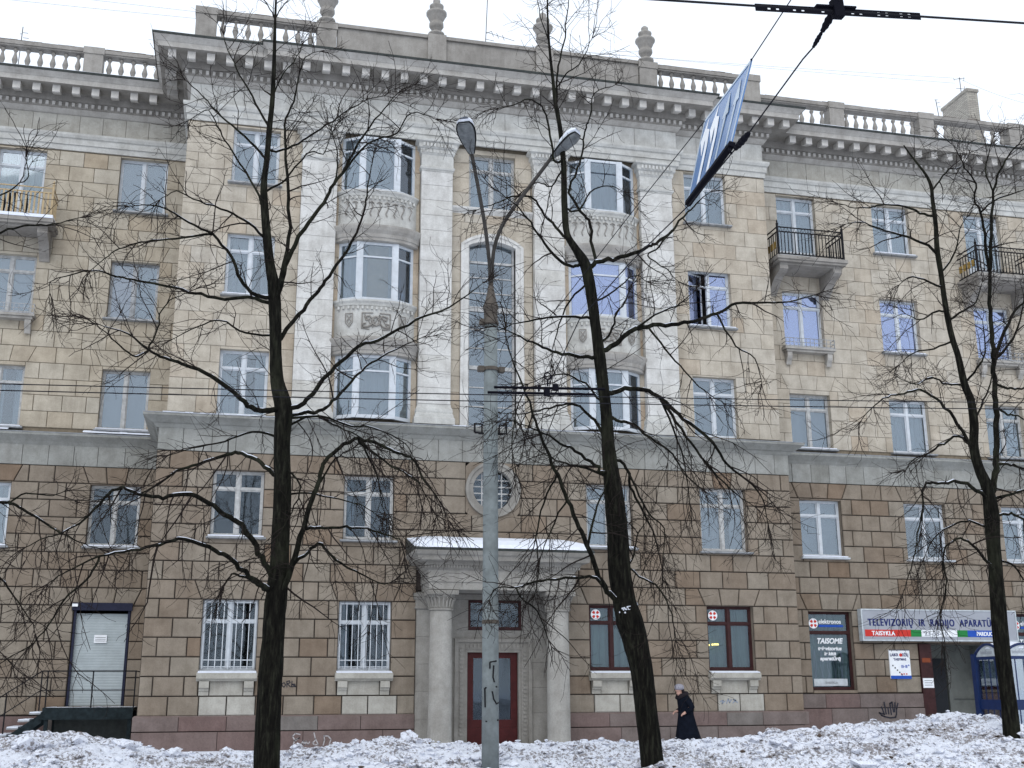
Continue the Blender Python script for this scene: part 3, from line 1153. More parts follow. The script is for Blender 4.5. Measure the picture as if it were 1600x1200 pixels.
def build_window(x0, x1, z0, z1, Y, frame, cur, glass, kind, sill, k):
    y = Y + .14                         # outer face of the joinery, set back in the reveal
    fw = .05
    q = MB()
    q.box(x0, x0 + fw, y, y + .1, z0, z1)
    q.box(x1 - fw, x1, y, y + .1, z0, z1)
    q.box(x0 + fw, x1 - fw, y, y + .1, z1 - fw, z1)
    q.box(x0 + fw, x1 - fw, y, y + .1, z0, z0 + fw * 1.2)
    w, h = x1 - x0, z1 - z0
    xm = (x0 + x1) / 2
    zt = z1 - h * (.27 if kind != 'door' else .2)
    if kind == 'grille':
        zt = z1 - h * .3
    if kind == 'shop':
        zt = z1 - h * .27
    a0, a1, b0, b1 = x0 + fw, x1 - fw, z0 + fw * 1.2, z1 - fw
    mull = kind not in ('shop',)
    if mull:
        q.box(xm - .045, xm + .045, y - .012, y + .1, b0, b1)
    if kind != 'two':
        tr = .05 if kind in ('T', 'door') else .09
        for c0, c1 in (((a0, xm - .045), (xm + .045, a1)) if mull else ((a0, a1),)):
            q.box(c0, c1, y - .006, y + .1, zt - tr / 2, zt + tr / 2)
    wo = make('window', q, frame, B)
    cols = ((a0, xm - .045), (xm + .045, a1)) if mull else ((a0, a1),)
    rows = ((b0, zt - .025), (zt + .025, b1)) if kind != 'two' else ((b0, b1),)
    s = .034
    sash = MB()
    for ci, (c0, c1) in enumerate(cols):
        for ri, (r0, r1) in enumerate(rows):
            if k.get('ajar') and ci == 0:
                continue
            sash.box(c0, c0 + s, y + .02, y + .07, r0, r1)
            sash.box(c1 - s, c1, y + .02, y + .07, r0, r1)
            sash.box(c0 + s, c1 - s, y + .02, y + .07, r1 - s, r1)
            sash.box(c0 + s, c1 - s, y + .02, y + .07, r0, r0 + s)
            if kind == 'door' and ri == 0:
                zp = r0 + (r1 - r0) * .3
                sash.box(c0 + s, c1 - s, y + .025, y + .065, r0 + s, zp)
                pane_box(c0 + s, c1 - s, zp, r1 - s, y + .04, glass, wo)
            else:
                pane_box(c0 + s, c1 - s, r0 + s, r1 - s, y + .04, glass, wo)
    make('sash', sash, frame, wo)
    if k.get('ajar'):                    # left casement standing open inwards
        c0, c1 = cols[0]
        q = MB()
        an = R(24)
        L = c1 - c0

        def pt(u, d):
            return (c0 + u * math.cos(an) - d * math.sin(an), y + .02 + u * math.sin(an) + d * math.cos(an))
        for u0, u1, r0, r1 in ((0, .05, b0, b1), (L - .05, L, b0, b1), (.05, L - .05, b0, b0 + .05), (.05, L - .05, b1 - .05, b1), (.05, L - .05, zt - .02, zt + .02)):
            q.prism([pt(u0, 0), pt(u1, 0), pt(u1, .04), pt(u0, .04)], r0, r1, 'z')
        make('open_sash', q, frame, wo)
        q = MB()
        q.prism([pt(.05, .015), pt(L - .05, .015), pt(L - .05, .022), pt(.05, .022)], b0 + .05, b1 - .05, 'z')
        make('pane', q, glass, wo)
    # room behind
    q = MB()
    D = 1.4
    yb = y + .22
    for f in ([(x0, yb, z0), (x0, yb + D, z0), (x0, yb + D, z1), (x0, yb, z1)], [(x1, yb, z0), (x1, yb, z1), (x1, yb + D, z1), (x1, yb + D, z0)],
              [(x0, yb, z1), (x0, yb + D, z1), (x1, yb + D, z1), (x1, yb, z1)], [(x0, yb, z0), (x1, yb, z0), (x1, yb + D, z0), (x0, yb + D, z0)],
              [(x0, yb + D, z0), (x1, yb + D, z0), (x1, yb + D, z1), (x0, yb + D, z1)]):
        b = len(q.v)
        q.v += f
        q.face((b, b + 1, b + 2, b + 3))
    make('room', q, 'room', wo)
    yc = y + .17
    if cur == 'net':
        gp = None
        if rng.random() < .6:
            gw, gc = rng.uniform(.06, .32), xm + rng.uniform(-.3, .3)
            gp = (gc - gw, gc + gw)
        curtain(x0 + .02, x1 - .02, z0 + .02, z1 - .02, yc, 'net', wo, gap=gp)
    elif cur == 'blind':
        curtain(x0 + .02, x1 - .02, z0 + .02, z1 - .02, yc, 'blind', wo, 'blind', amp=.004, freq=5)
    elif cur == 'pinkc':
        curtain(x0 + .02, xm, z0 + .02, z1 - .02, yc, 'pinkc', wo, amp=.012)
        curtain(xm + .01, x1 - .02, z0 + .02, z1 - .02, yc, 'blind', wo, amp=.004)
    elif cur == 'greenc':
        curtain(x0 + .02, x1 - .02, z0 + .02, z1 - .02, yc, 'greenc', wo, amp=.03, freq=18)
    elif cur == 'dark' and rng.random() < .25:
        curtain(x0 + .02, x0 + w * .22, z0 + .02, z1 - .02, yc, 'blind', wo, amp=.03, freq=20)
    if sill:
        sill_box(x0, x1, z0, Y - .03, wo, 'white' if (frame == 'white' and Y == YR and z0 < 6) else 'zinc', snow=(rng.random() < .4))
    if kind == 'grille':
        q = MB()
        n = 9
        for i in range(n):
            x = x0 + .05 + (w - .1) * i / (n - 1)
            q.box(x - .011, x + .011, y - .09, y - .068, z0 + .05, z1 - .02)
        for zz in (z0 + .12, z0 + .3, z1 - .06):
            q.box(x0 + .02, x1 - .02, y - .066, y - .05, zz - .012, zz + .012)
        make('grille', q, 'white', wo)
    if k.get('badge'):
        badge(x0 + .24, z1 - .27, y - .008, .15, wo)
    return wo


def disc(q, cx, cz, r, y, n=20, th=.006):
    q.prism([(cx + r * math.cos(2 * math.pi * i / n), cz + r * math.sin(2 * math.pi * i / n)) for i in range(n)], y, y + th, 'y')


def badge(cx, cz, y, r, parent):
    q = MB()
    disc(q, cx, cz, r, y)
    o = make('round_sticker', q, 'signwhite', parent)
    q = MB()
    for i in range(4):
        a = math.pi / 4 + i * math.pi / 2
        c, s = math.cos(a), math.sin(a)
        for u0, u1, w0, w1 in ((.25, .45, .05, .3), (.45, .8, .22, .3),):
            pts = [(r * u0, -r * w0), (r * u1, -r * w1), (r * u1, r * w1), (r * u0, r * w0)]
            q.prism([(cx + p[0] * c - p[1] * s, cz + p[0] * s + p[1] * c) for p in pts], y - .004, y - .001, 'y')
    make('sticker_mark', q, 'sred', parent)


WOBJ = {}
for w in W:
    WOBJ[(w[0], w[2])] = build_window(*w)

# sills on brackets under the ground floor windows of the centre
for a, b in ((-.9, .57), (2.78, 4.25), (10.08, 11.5), (13.78, 15.26)):
    q = MB()
    q.prism([(YB + .2, 2.05), (YB - .26, 2.0), (YB - .26, 1.86), (YB - .2, 1.83), (YB - .16, 1.79), (YB + .2, 1.79)], a - .06, b + .06, 'x')
    make('bracketed_sill', q, 'wingfrieze', B)
    q = MB()
    q.prism([(YB - .02, 2.065), (YB - .25, 2.03), (YB - .25, 2.005), (YB - .02, 2.055)], a - .03, b + .03, 'x')
    make('sill_snow', q, 'snow', B)
    for xx in (a + .02, b - .28):
        q = MB()
        q.prism([(YB + .01, 1.79), (YB - .2, 1.79), (YB - .2, 1.62), (YB - .14, 1.6), (YB - .12, 1.54), (YB - .08, 1.52), (YB - .07, 1.42), (YB + .01, 1.42)], xx, xx + .26, 'x')
        make('sill_bracket', q, 'wingfrieze', B)

# --- tall stair window with segmental head ----------------------------------------
x0, x1, z0, zs_, zt_ = 6.42, 7.92, 9.17, 14.97, 15.15
xm = (x0 + x1) / 2


def arc(xa, xb, zs, zt, n=12):
    w, h = (xb - xa) / 2, zt - zs
    r = (w * w + h * h) / (2 * h)
    c = (xa + xb) / 2
    a = math.asin(w / r)
    return [(c + r * math.sin(-a + 2 * a * i / n), zt - r + r * math.cos(-a + 2 * a * i / n)) for i in range(n + 1)]


def arch_band(q, xa, xb, zb, zs, zt, th, y0, y1):
    """jambs and head of an arched surround"""
    inn = [(xa, zb)] + arc(xa, xb, zs, zt) + [(xb, zb)]
    out = [(xa - th, zb)] + arc(xa - th, xb + th, zs + .02, zt + th) + [(xb + th, zb)]
    for i in range(len(inn) - 1):
        q.prism([inn[i], inn[i + 1], out[i + 1], out[i]], y0, y1, 'y')


q = MB()
q.ti = .8
arch_band(q, x0, x1, z0, zs_, zt_, .15, YC - .07, YC + .3)
arch_band(q, x0 - .15, x1 + .15, z0, zs_ + .02, zt_ + .15, .1, YC - .1, YC + .02)
make('stair_window_surround', q, 'pale', B)
q = MB()
top = arc(x0 - .02, x1 + .02, zs_, zt_)
for i in range(len(top) - 1):            # wall filling between the arch and the square opening
    q.prism([top[i], top[i + 1], (top[i + 1][0], 15.2), (top[i][0], 15.2)], YC + .005, YC + .2, 'y')
top = arc(x0 - .245, x1 + .245, zs_ + .04, zt_ + .25, 16)
for i in range(len(top) - 1):
    q.prism([top[i], top[i + 1], (top[i + 1][0], 15.73), (top[i][0], 15.73)], YC - .04, YC + .005, 'y')
make('arch_infill', q, 'warm', B)
q = MB()
y = YC + .16
q.box(x0, x0 + .07, y, y + .1, z0, zs_ + .02)
q.box(x1 - .07, x1, y, y + .1, z0, zs_ + .02)
q.box(xm - .045, xm + .045, y - .01, y + .1, z0, zt_ - .02)
for zz, t in ((z0 + .04, .08), (11.07, .12), (12.96, .16), (14.5, .07)):
    q.box(x0 + .07, xm - .045, y - .005, y + .1, zz - t / 2, zz + t / 2)
    q.box(xm + .045, x1 - .07, y - .005, y + .1, zz - t / 2, zz + t / 2)
for zz in (9.85, 10.45, 11.7, 12.3, 13.5, 14.0):
    q.box(x0 + .07, xm - .045, y + .015, y + .08, zz - .018, zz + .018)
    q.box(xm + .045, x1 - .07, y + .015, y + .08, zz - .018, zz + .018)
sw = make('stair_window', q, 'oldwhite', B)
for za, zb in ((z0 + .08, 11.01), (11.13, 12.88), (13.04, 14.465), (14.535, 15.16)):
    pane_box(x0 + .07, xm - .045, za, zb, y + .045, 'glass', sw)
    pane_box(xm + .045, x1 - .07, za, zb, y + .045, 'glass', sw)
q = MB()
q.box(x0 - .1, x1 + .1, y + .5, y + .55, z0, 15.25)
make('stair_hall', q, 'blind', sw)
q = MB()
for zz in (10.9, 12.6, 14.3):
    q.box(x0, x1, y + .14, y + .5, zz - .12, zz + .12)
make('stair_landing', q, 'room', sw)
# sill of the top window
q = MB()
q.ti = .7
q.mould([(5.87, YC), (8.47, YC)], [(.02, 16.0), (.05, 16.04), (.1, 16.1), (.16, 16.16), (.17, 16.22), (.0, 16.26)])
make('top_window_sill', q, 'pale', B)

# --- round window --------------------------------------------------------------------
cx, cz = 7.17, 7.265
ring = MB()
ring.ti = .4
n = 36
for r0, r1, ya, yb in ((.6, .74, YB - .1, YB + .2), (.74, .83, YB - .14, YB + .1)):
    for i in range(n):
        a0, a1 = 2 * math.pi * i / n, 2 * math.pi * (i + 1) / n
        ring.prism([(cx + r0 * math.cos(a0), cz + r0 * math.sin(a0)), (cx + r0 * math.cos(a1), cz + r0 * math.sin(a1)),
                    (cx + r1 * math.cos(a1), cz + r1 * math.sin(a1)), (cx + r1 * math.cos(a0), cz + r1 * math.sin(a0))], ya, yb, 'y')
rw = make('round_window_surround', ring, 'portal', B)
q = MB()
for i in range(n):                      # brown wall between the ring and its square recess
    a0, a1 = 2 * math.pi * i / n, 2 * math.pi * (i + 1) / n

    def sq(a):
        c, s = math.cos(a), math.sin(a)
        m = max(abs(c), abs(s))
        return (cx + c / m * .815, cz + s / m * .8)
    q.prism([(cx + .82 * math.cos(a0), cz + .82 * math.sin(a0)), (cx + .82 * math.cos(a1), cz + .82 * math.sin(a1)), sq(a1), sq(a0)], YB - .045, YB + .05, 'y')
make('round_window_spandrel', q, 'brown', B)
q = MB()
for d in (-.3, -.1, .1, .3):
    hh = math.sqrt(.6 ** 2 - d * d)
    q.box(cx + d - .018, cx + d + .018, YB + .1, YB + .14, cz - hh, cz + hh)
    q.box(cx - hh, cx + hh, YB + .105, YB + .135, cz + d - .018, cz + d + .018)
rwo = make('round_window', q, 'oldwhite', B)
q = MB()
disc(q, cx, cz, .605, YB + .118, 30)
make('pane', q, 'glassd', rwo)
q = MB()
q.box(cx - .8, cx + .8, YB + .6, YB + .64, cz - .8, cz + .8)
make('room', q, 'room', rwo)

# --- pilaster capitals and bases --------------------------------------------------------
for a, b in ((1.2, 2.27), (4.87, 5.85), (8.49, 9.47), (12.07, 13.16)):
    q = MB()
    q.ti = .55
    P = YC - .27
    plan = [(a, YC), (a, P), (b, P), (b, YC)]
    q.mould(plan, [(.0, 17.28), (.05, 17.32), (.06, 17.38), (.02, 17.42), (.015, 17.44), (.015, 17.8), (.04, 17.83), (.06, 17.9), (.06, 17.98), (.1, 18.0), (.12, 18.02), (.12, 18.16), (.2, 18.2), (.2, 18.28), (.0, 18.3)])
    q.box(a - .01, b + .01, P - .01, YC, 17.26, 18.29)
    c = make('pilaster_capital', q, 'pale2', B)
    q = MB()
    q.ti = .9
    nn = 9
    for i in range(nn):
        x = a - .02 + (b - a + .04) * (i + .5) / nn
        q.box(x - .035, x + .035, P - .17, P - .115, 18.03, 18.15)
        q.box(x - .028, x + .028, P - .085, P - .055, 17.86, 17.97)
    make('capital_beads', q, 'pale2', c, kind='stuff')
    q = MB()
    q.ti = .5
    q.box(a - .01, b + .01, P - .01, YC, 9.12, 9.74)
    q.mould(plan, [(.12, 9.12), (.12, 9.3), (.09, 9.33), (.08, 9.42), (.05, 9.46), (.06, 9.52), (.05, 9.6), (.02, 9.66), (.0, 9.74)])
    make('pilaster_base', q, 'pale2', B)

# --- oriel bays ---------------------------------------------------------------------------
def bay_plan(c, out=0.0, n=10):
    """flat curve of the bay in plan from wall to wall"""
    pts = []
    hw, pr = 1.2 + out * .8, .42 + out
    for i in range(n + 1):
        t = -1 + 2 * i / n
        pts.append((c + hw * t, YC - pr * (1 - abs(t) ** 2.6) ** .75 - .03))
    return pts


def bay(c, mirror, ti):
    fac = [(c - 1.14, YC - .02), (c - .55, YC - .4), (c + .55, YC - .4), (c + 1.14, YC - .02)]
    specs = ((9.2, 11.1), (12.8, 14.66), (16.34, 18.16))
    for wi, (za, zb) in enumerate(specs):
        q = MB()
        wo = None
        panes = []
        for s in range(3):
            p0, p1 = Vector(fac[s]), Vector(fac[s + 1])
            d = (p1 - p0)
            L = d.length
            d.normalize()
            nrm = Vector((d.y, -d.x))

            def bx(u0, u1, v0, v1, w0, w1, qq):
                pl = [p0 + d * u0 + nrm * v0, p0 + d * u1 + nrm * v0, p0 + d * u1 + nrm * v1, p0 + d * u0 + nrm * v1]
                qq.prism([(p.x, p.y) for p in pl], w0, w1, 'z')
            st = .085 if s == 1 else .06
            e0 = .0
            bx(0, st + .03, 0, -.08, za, zb, q)
            bx(L - st - .03, L, 0, -.08, za, zb, q)
            bx(st + .03, L - st - .03, 0, -.08, zb - .08, zb, q)
            bx(st + .03, L - st - .03, 0, -.08, za, za + .1, q)
            zt = zb - (zb - za) * .25
            if not (s == 1 and wi == 2):
                bx(st + .03, L - st - .03, .004, -.06, zt - .025, zt + .025, q)
            for r0, r1 in ((za + .1, zt - .025), (zt + .025, zb - .08)):
                pm = MB()
                bx(st + .03, L - st - .03, -.035, -.043, r0, r1, pm)
                panes.append(pm)
        # wide white casing at the corners
        for p in fac[1:3]:
            q.prism([(p[0] - .085, p[1] - .012), (p[0] + .085, p[1] - .012), (p[0] + .085, p[1] + .07), (p[0] - .085, p[1] + .07)], za + .001, zb - .001, 'z')
        wo = make('bay_window', q, 'white', B)
        for pm in panes:
            make('pane', pm, 'glassb' if mirror and wi == 1 else 'glass', wo)
        # drapes in the bay
        q = MB()
        path = [(c - 1.0, YC + .02), (c - .5, YC - .22), (c + .5, YC - .22), (c + 1.0, YC + .02)]
        cols = []
        for s in range(3):
            for i in range(14):
                t = i / 14
                x = path[s][0] + (path[s + 1][0] - path[s][0]) * t
                yv = path[s][1] + (path[s + 1][1] - path[s][1]) * t + .03 * math.sin(x * 31)
                cols.append((x, yv))
        for x, yv in cols:
            q.v += [(x, yv, za + .05), (x, yv, zb - .05)]
        for i in range(len(cols) - 1):
            xr = cols[i][0] - c
            if wi == 1 and not mirror and abs(xr) < .3:
                continue
            if xr > .78 and wi != 2:
                continue
            q.face((2 * i, 2 * i + 2, 2 * i + 3, 2 * i + 1))
        make('curtain', q, 'net' if (wi + mirror) % 2 == 0 else 'blind', wo)
        if wi == 2 and mirror:
            q = MB()
            q.box(c + .62, c + 1.0, YC - .05, YC - .03, za + .9, zb - .1)
            make('ochre_drape', q, 'ochre', wo)
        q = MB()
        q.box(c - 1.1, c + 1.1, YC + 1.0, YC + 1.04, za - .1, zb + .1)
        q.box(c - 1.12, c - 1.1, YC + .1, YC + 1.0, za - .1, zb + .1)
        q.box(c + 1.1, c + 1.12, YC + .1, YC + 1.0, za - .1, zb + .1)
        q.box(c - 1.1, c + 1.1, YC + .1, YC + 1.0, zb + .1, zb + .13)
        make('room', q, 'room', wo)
    # sprandrels between the storeys
    for si, (za, zb) in enumerate(((11.1, 12.8), (14.66, 16.34))):
        q = MB()
        q.ti = ti
        q.mould(bay_plan(c), [(.0, za + .34), (.0, zb - .2), (.03, zb - .18), (.05, zb - .12), (.1, zb - .06), (.1, zb - .01), (-.3, zb)])
        sp = make('bay_spandrel', q, 'pale2', B)
        q = MB()
        q.ti = .3
        q.mould(bay_plan(c), [(.06, za), (.1, za + .02), (.1, za + .1), (.13, za + .12), (.15, za + .22), (.22, za + .32), (.26, za + .42), (.26, za + .47), (.0, za + .58)])
        make('bay_cornice', q, 'trim', sp)
        q = MB()
        q.ti = .6
        # shallow underside
        pl = bay_plan(c)
        b = len(q.v)
        q.v += [(x, yv, za + .003) for x, yv in pl]
        q.face(list(range(b, b + len(pl))))
        make('bay_soffit', q, 'trim', sp)
        # carved relief: cartouche, ribbons and side shields
        q = MB()
        q.ti = .12
        zc = (za + .58 + zb - .2) / 2
        yf = YC - .47

        def rib(pts, r=.018):
            q.tube([(c + a, yf + abs(a) ** 2.4 * .18, zc + bz) for a, bz in pts], r, 5)
        if si == 0:
            for sg in (-1, 1):
                rib([(sg * .06, .02), (sg * .2, .16), (sg * .34, .12), (sg * .3, .02), (sg * .18, .06)], .03)
                rib([(sg * .06, -.04), (sg * .22, -.18), (sg * .36, -.2), (sg * .4, -.1), (sg * .3, -.08)], .03)
                rib([(sg * .42, .24), (sg * .42, -.24), (sg * .2, -.26)], .02)
                rib([(sg * .42, .24), (sg * .1, .25)], .02)
                rib([(sg * .7, .22), (sg * .9, .22), (sg * .9, -.06), (sg * .8, -.2), (sg * .7, -.06), (sg * .7, .22)], .018)
                rib([(sg * .74, .16), (sg * .86, -.02), (sg * .8, -.12), (sg * .74, -.02), (sg * .86, .16)], .015)
            rib([(-.12, 0), (-.08, .1), (0, .14), (.08, .1), (.12, 0), (.08, -.1), (0, -.14), (-.08, -.1), (-.12, 0)], .035)
            rib([(-.35, .2), (-.1, -.2), (.1, .2), (.35, -.2)], .02)
        else:
            for i in range(9):
                a = -.98 + 1.96 * i / 8
                rib([(a, .22), (a + .05, .12), (a, .0), (a - .04, -.1), (a, -.2)], .018)
                rib([(a - .08, .22), (a, .27), (a + .08, .22)], .02)
        make('carved_relief', q, 'parapet', sp)
        q = MB()
        q.ti = .5
        pts = bay_plan(c, .05, 18)
        for x, yv in pts[1:-1]:
            q.box(x - .03, x + .03, yv - .02, yv + .05, zb - .3, zb - .21)
        make('bead_row', q, 'pale2', sp, kind='stuff')


bay(3.55, 0, .55)
bay(10.78, 1, .4)

# --- balconies ---------------------------------------------------------------------------------
def console(q, x, w, Y, z1, drop, reach):
    pr = [(Y, z1), (Y - reach, z1), (Y - reach, z1 - .14), (Y - reach * .86, z1 - .22), (Y - reach * .6, z1 - .3), (Y - reach * .42, z1 - .42), (Y - reach * .3, z1 - drop * .72), (Y - .1, z1 - drop * .9), (Y - .06, z1 - drop), (Y, z1 - drop)]
    q.prism(pr, x, x + w, 'x')


def balcony(x0, x1, Y, zt, rail, proj, snow=False):
    q = MB()
    q.ti = .25
    q.box(x0, x1, Y - proj, Y - .04, zt - .12, zt)
    q.box(x0 + .05, x1 - .05, Y - proj + .05, Y - .04, zt - .2, zt - .122)
    q.box(x0 + .16, x1 - .16, Y - proj + .18, Y - .04, zt - .27, zt - .203)
    bo = make('balcony', q, 'parapet', B)
    for xx in (x0 + .16, x1 - .46):
        q = MB()
        q.ti = .3
        console(q, xx, .3, Y - .03, zt - .272, .78, proj - .22)
        make('console', q, 'parapet', bo)
    a, b, yf, yb = x0 + .1, x1 - .1, Y - proj + .1, Y - .06
    zr = zt + 1.02
    q = MB()
    for p in ((a, yf), (b, yf)):
        q.box(p[0] - .03, p[0] + .03, p[1] - .03, p[1] + .03, zt, zr + .08)
        q.lathe([(.045, 0), (.05, .03), (.02, .06), (.03, .1), (.01, .17)], p[0], p[1], zr + .08, 6)
    for zz in (zt + .08, zr - .16, zr):
        q.box(a + .03, b - .03, yf - .015, yf + .015, zz - .018, zz + .018)
        for x in (a, b):
            q.box(x - .015, x + .015, yf + .03, yb, zz - .018, zz + .018)
    make('railing', q, rail, bo)
    bars = []
    q = MB()
    n = int((b - a) / .125)
    for i in range(1, n):
        x = a + (b - a) * i / n
        bw = .011 if rail == 'iron' else .026
        q.box(x - bw, x + bw, yf - .011, yf + .011, zt + .09, zr - .142)
        q.lathe([(.012, 0), (.032, .03), (.012, .07)], x, yf, zt + .1, 5)
        if rail == 'iron':
            q.tube([(x - .045, yf, zr - .14), (x, yf, zr - .02), (x + .045, yf, zr - .14)], .009, 4)
    m = int((yb - yf) / .14)
    for i in range(1, m):
        yv = yf + (yb - yf) * i / m
        for x in (a, b):
            q.box(x - .011, x + .011, yv - .011, yv + .011, zt + .09, zr - .142)
    make('baluster_bars', q, rail, bo, kind='stuff')
    if rail == 'iron':
        q = MB()
        for i in range(4):
            yv = yf + .15 + .24 * i
            q.box(a - .014, a + .01, yv, yv + .16, zt + .32, zt + .56)
        make('side_ornament', q, 'ochre', bo)
    if snow:
        q = MB()
        q.box(x0 + .02, x1 - .02, Y - proj - .02, Y - proj + .5, zt + .001, zt + .1)
        make('balcony_snow', q, 'snow', bo)
        q = MB()                                   # creeper and things stored on the balcony
        for i in range(10):
            xx = x0 + .3 + .16 * i
            if xx > x1 - .6:
                break
            q.tube([(xx, yf + .2, zt + .05), (xx + .03, yf + .2, zt + .5), (xx - .02, yf + .22, zt + .85)], .04, 5)
        make('stored_planks', q, 'iron', bo)
    return bo


balcony(16.82, 19.4, YR, 15.5, 'iron', 1.25)
balcony(24.35, 26.95, YR, 15.5, 'iron', 1.25)
balcony(31.7, 34.2, YR, 15.5, 'iron', 1.25)
balcony(-8.75, -6.12, YL, 15.5, 'yellow', 1.1, snow=True)


def shelf(x0, x1, Y, z):
    q = MB()
    q.ti = .35
    q.box(x0, x1, Y - .36, Y - .03, z - .08, z)
    q.box(x0 + .06, x1 - .06, Y - .3, Y - .03, z - .16, z - .083)
    so = make('sill_shelf', q, 'trim', B)
    for xx in (x0 + .1, x1 - .28):
        q = MB()
        console(q, xx, .18, Y - .03, z - .163, .3, .24)
        make('console', q, 'trim', so)
    q = MB()
    for zz in (z + .03, z + .16, z + .3):
        q.box(x0 + .03, x1 - .03, Y - .34, Y - .325, zz - .009, zz + .009)
        for x in (x0 + .03, x1 - .03):
            q.box(x - .008, x + .008, Y - .32, Y - .03, zz - .009, zz + .009)
    n = 13
    for i in range(n):
        x = x0 + .03 + (x1 - x0 - .06) * i / (n - 1)
        q.box(x - .008, x + .008, Y - .345, Y - .33, z, z + .31)
    make('low_railing', q, 'zinc', so)
    q = MB()
    q.box(x0 + .05, x1 - .05, Y - .3, Y - .05, z, z + .05)
    make('shelf_snow', q, 'snow', so)


shelf(17.35, 19.2, YR, 12.62)
shelf(24.75, 26.6, YR, 12.62)
shelf(-8.3, -6.5, YL, 12.66)

# --- portal ---------------------------------------------------------------------------------------
YP = 31.55
for a, b in ((4.95, 5.42), (8.95, 9.42)):
    q = MB()
    for k in range(5):
        q.ti = rng.uniform(.3, .6)
        q.box(a, b, YB - .14, YB + .2, k * .75, k * .75 + .745)
    q.ti = .4
    q.mould([(a, YB), (a, YB - .14), (b, YB - .14), (b, YB)], [(.02, 3.75), (.06, 3.78), (.03, 3.84), (.03, 4.0), (.08, 4.05), (.1, 4.16), (.1, 4.2)])
    q.box(a, b, YB - .139, YB + .2, 3.752, 4.24)
    make('portal_pilaster', q, 'portal', B)
for xcol in (5.5, 8.84):
    q = MB()
    q.ti = .75
    yc = 31.92
    q.lathe([(.355, 0), (.355, .1), (.33, .12), (.325, .3), (.322, 1.4), (.315, 2.4), (.3, 3.62), (.3, 3.66)], xcol, yc, .0, 28)
    co = make('portal_column', q, 'portal', B, smooth=True)
    q = MB()
    q.ti = .45
    q.lathe([(.3, 3.66), (.34, 3.67), (.345, 3.71), (.305, 3.73), (.31, 3.85), (.34, 3.98), (.39, 4.04), (.39, 4.08)], xcol, yc, 0, 28)
    for i in range(20):
        a = 2 * math.pi * i / 20
        q.tube([(xcol + .31 * math.cos(a), yc + .31 * math.sin(a), 3.74), (xcol + .34 * math.cos(a), yc + .34 * math.sin(a), 3.9), (xcol + .4 * math.cos(a), yc + .4 * math.sin(a), 4.0)], [.03, .035, .025], 5)
    q.box(xcol - .42, xcol + .42, yc - .42, yc + .42, 4.08, 4.2)
    for i in range(10):
        q.box(xcol - .39 + .08 * i, xcol - .35 + .08 * i, yc - .44, yc - .421, 4.1, 4.18)
    make('capital', q, 'portal', co)
plan = [(5.1, YB), (5.1, YP), (9.24, YP), (9.24, YB)]
q = MB()
q.ti = .55
q.mould(plan, [(.0, 4.22), (.0, 4.42), (.03, 4.425), (.03, 4.74)])
q.box(5.12, 9.22, YP + .02, YB - .02, 4.22, 4.735)
make('portal_entablature', q, 'portal', B)
q = MB()
q.ti = .3
q.mould(plan, [(.03, 4.74), (.08, 4.78), (.1, 4.86), (.16, 4.88), (.16, 4.96), (.36, 4.99), (.38, 5.1), (.44, 5.14), (.48, 5.22), (.48, 5.25), (.0, 5.27)])
pc = make('portal_cornice', q, 'portal', B)
q = MB()
q.ti = .6
for i in range(56):
    x = 4.98 + 4.38 * i / 55
    q.box(x - .022, x + .022, YP - .145, YP - .105, 4.8, 4.87)
make('portal_dentils', q, 'portal', pc, kind='stuff')
q = MB()
q.prism([(YB - .06, 5.75), (YP - .5, 5.3), (YP - .5, 5.255), (YB - .06, 5.255)], 4.62, 9.72, 'x')
make('portal_roof', q, 'flash', B)
q = MB()
nx = 40
for i in range(nx):
    a, b = 4.64 + (9.7 - 4.64) * i / nx, 4.64 + (9.7 - 4.64) * (i + 1) / nx
    e = min(1, min(i + .5, nx - i - .5) / 4)
    th = (.07 + .03 * noise.noise(Vector((a, 0, 0)))) * e + .01
    q.prism([(YP - .48 + .2 * (1 - e), 5.32), (YB - .1, 5.74), (YB - .1, 5.75 + th), (YP - .1, 5.5 + th), (YP - .44 + .2 * (1 - e), 5.34 + th)], a, b, 'x')
make('portal_snow', q, 'snow', B)
# recessed back wall of the portal
YD = YB + .2
q = MB()
for z0, z1 in ((0, .9), (.9, 1.6), (1.6, 2.3), (2.3, 2.95), (2.95, 3.5), (3.5, 4.22)):
    for a, b in ((5.42, 6.1), (8.36, 8.95)):
        q.ti = rng.uniform(.25, .55)
        q.box(a, b, YD, YD + .3, z0 + .003, z1 - .003)
q.ti = .4
q.box(6.1, 8.36, YD + .001, YD + .3, 2.96, 3.2)
q.box(6.1, 6.5, YD + .001, YD + .3, 3.205, 4.06)
q.box(8.08, 8.36, YD + .001, YD + .3, 3.205, 4.06)
q.box(6.1, 8.36, YD + .001, YD + .3, 4.065, 4.22)
make('portal_back_wall', q, 'portal', B)
q = MB()
q.ti = .2
# carved frame: jambs and head in three steps
for a, t, y0 in ((6.1, .1, YD - .1), (6.2, .2, YD - .05), (6.4, .08, YD - .02)):
    c = 14.46 - a
    zt = 2.96 - (a - 6.1)
    q.box(a, a + t, y0, YD + .2, 0, zt)
    q.box(c - t, c, y0, YD + .2, 0, zt)
    q.box(a + t, c - t, y0, YD + .2, zt - t, zt)
ds = make('door_surround', q, 'portal', B)
q = MB()
q.ti = .35
for i in range(21):
    z = .3 + i * .115
    for xx in (6.3, 8.16):
        q.lathe([(.05, 0), (.06, .015), (.03, .04)], xx, YD - .05, z, 5) if False else q.box(xx - .05, xx + .05, YD - .075, YD - .052, z, z + .06)
for i in range(15):
    x = 6.42 + i * .115
    q.box(x, x + .06, YD - .075, YD - .052, 2.71, 2.81)
make('carved_frame_relief', q, 'portal', ds, kind='stuff')
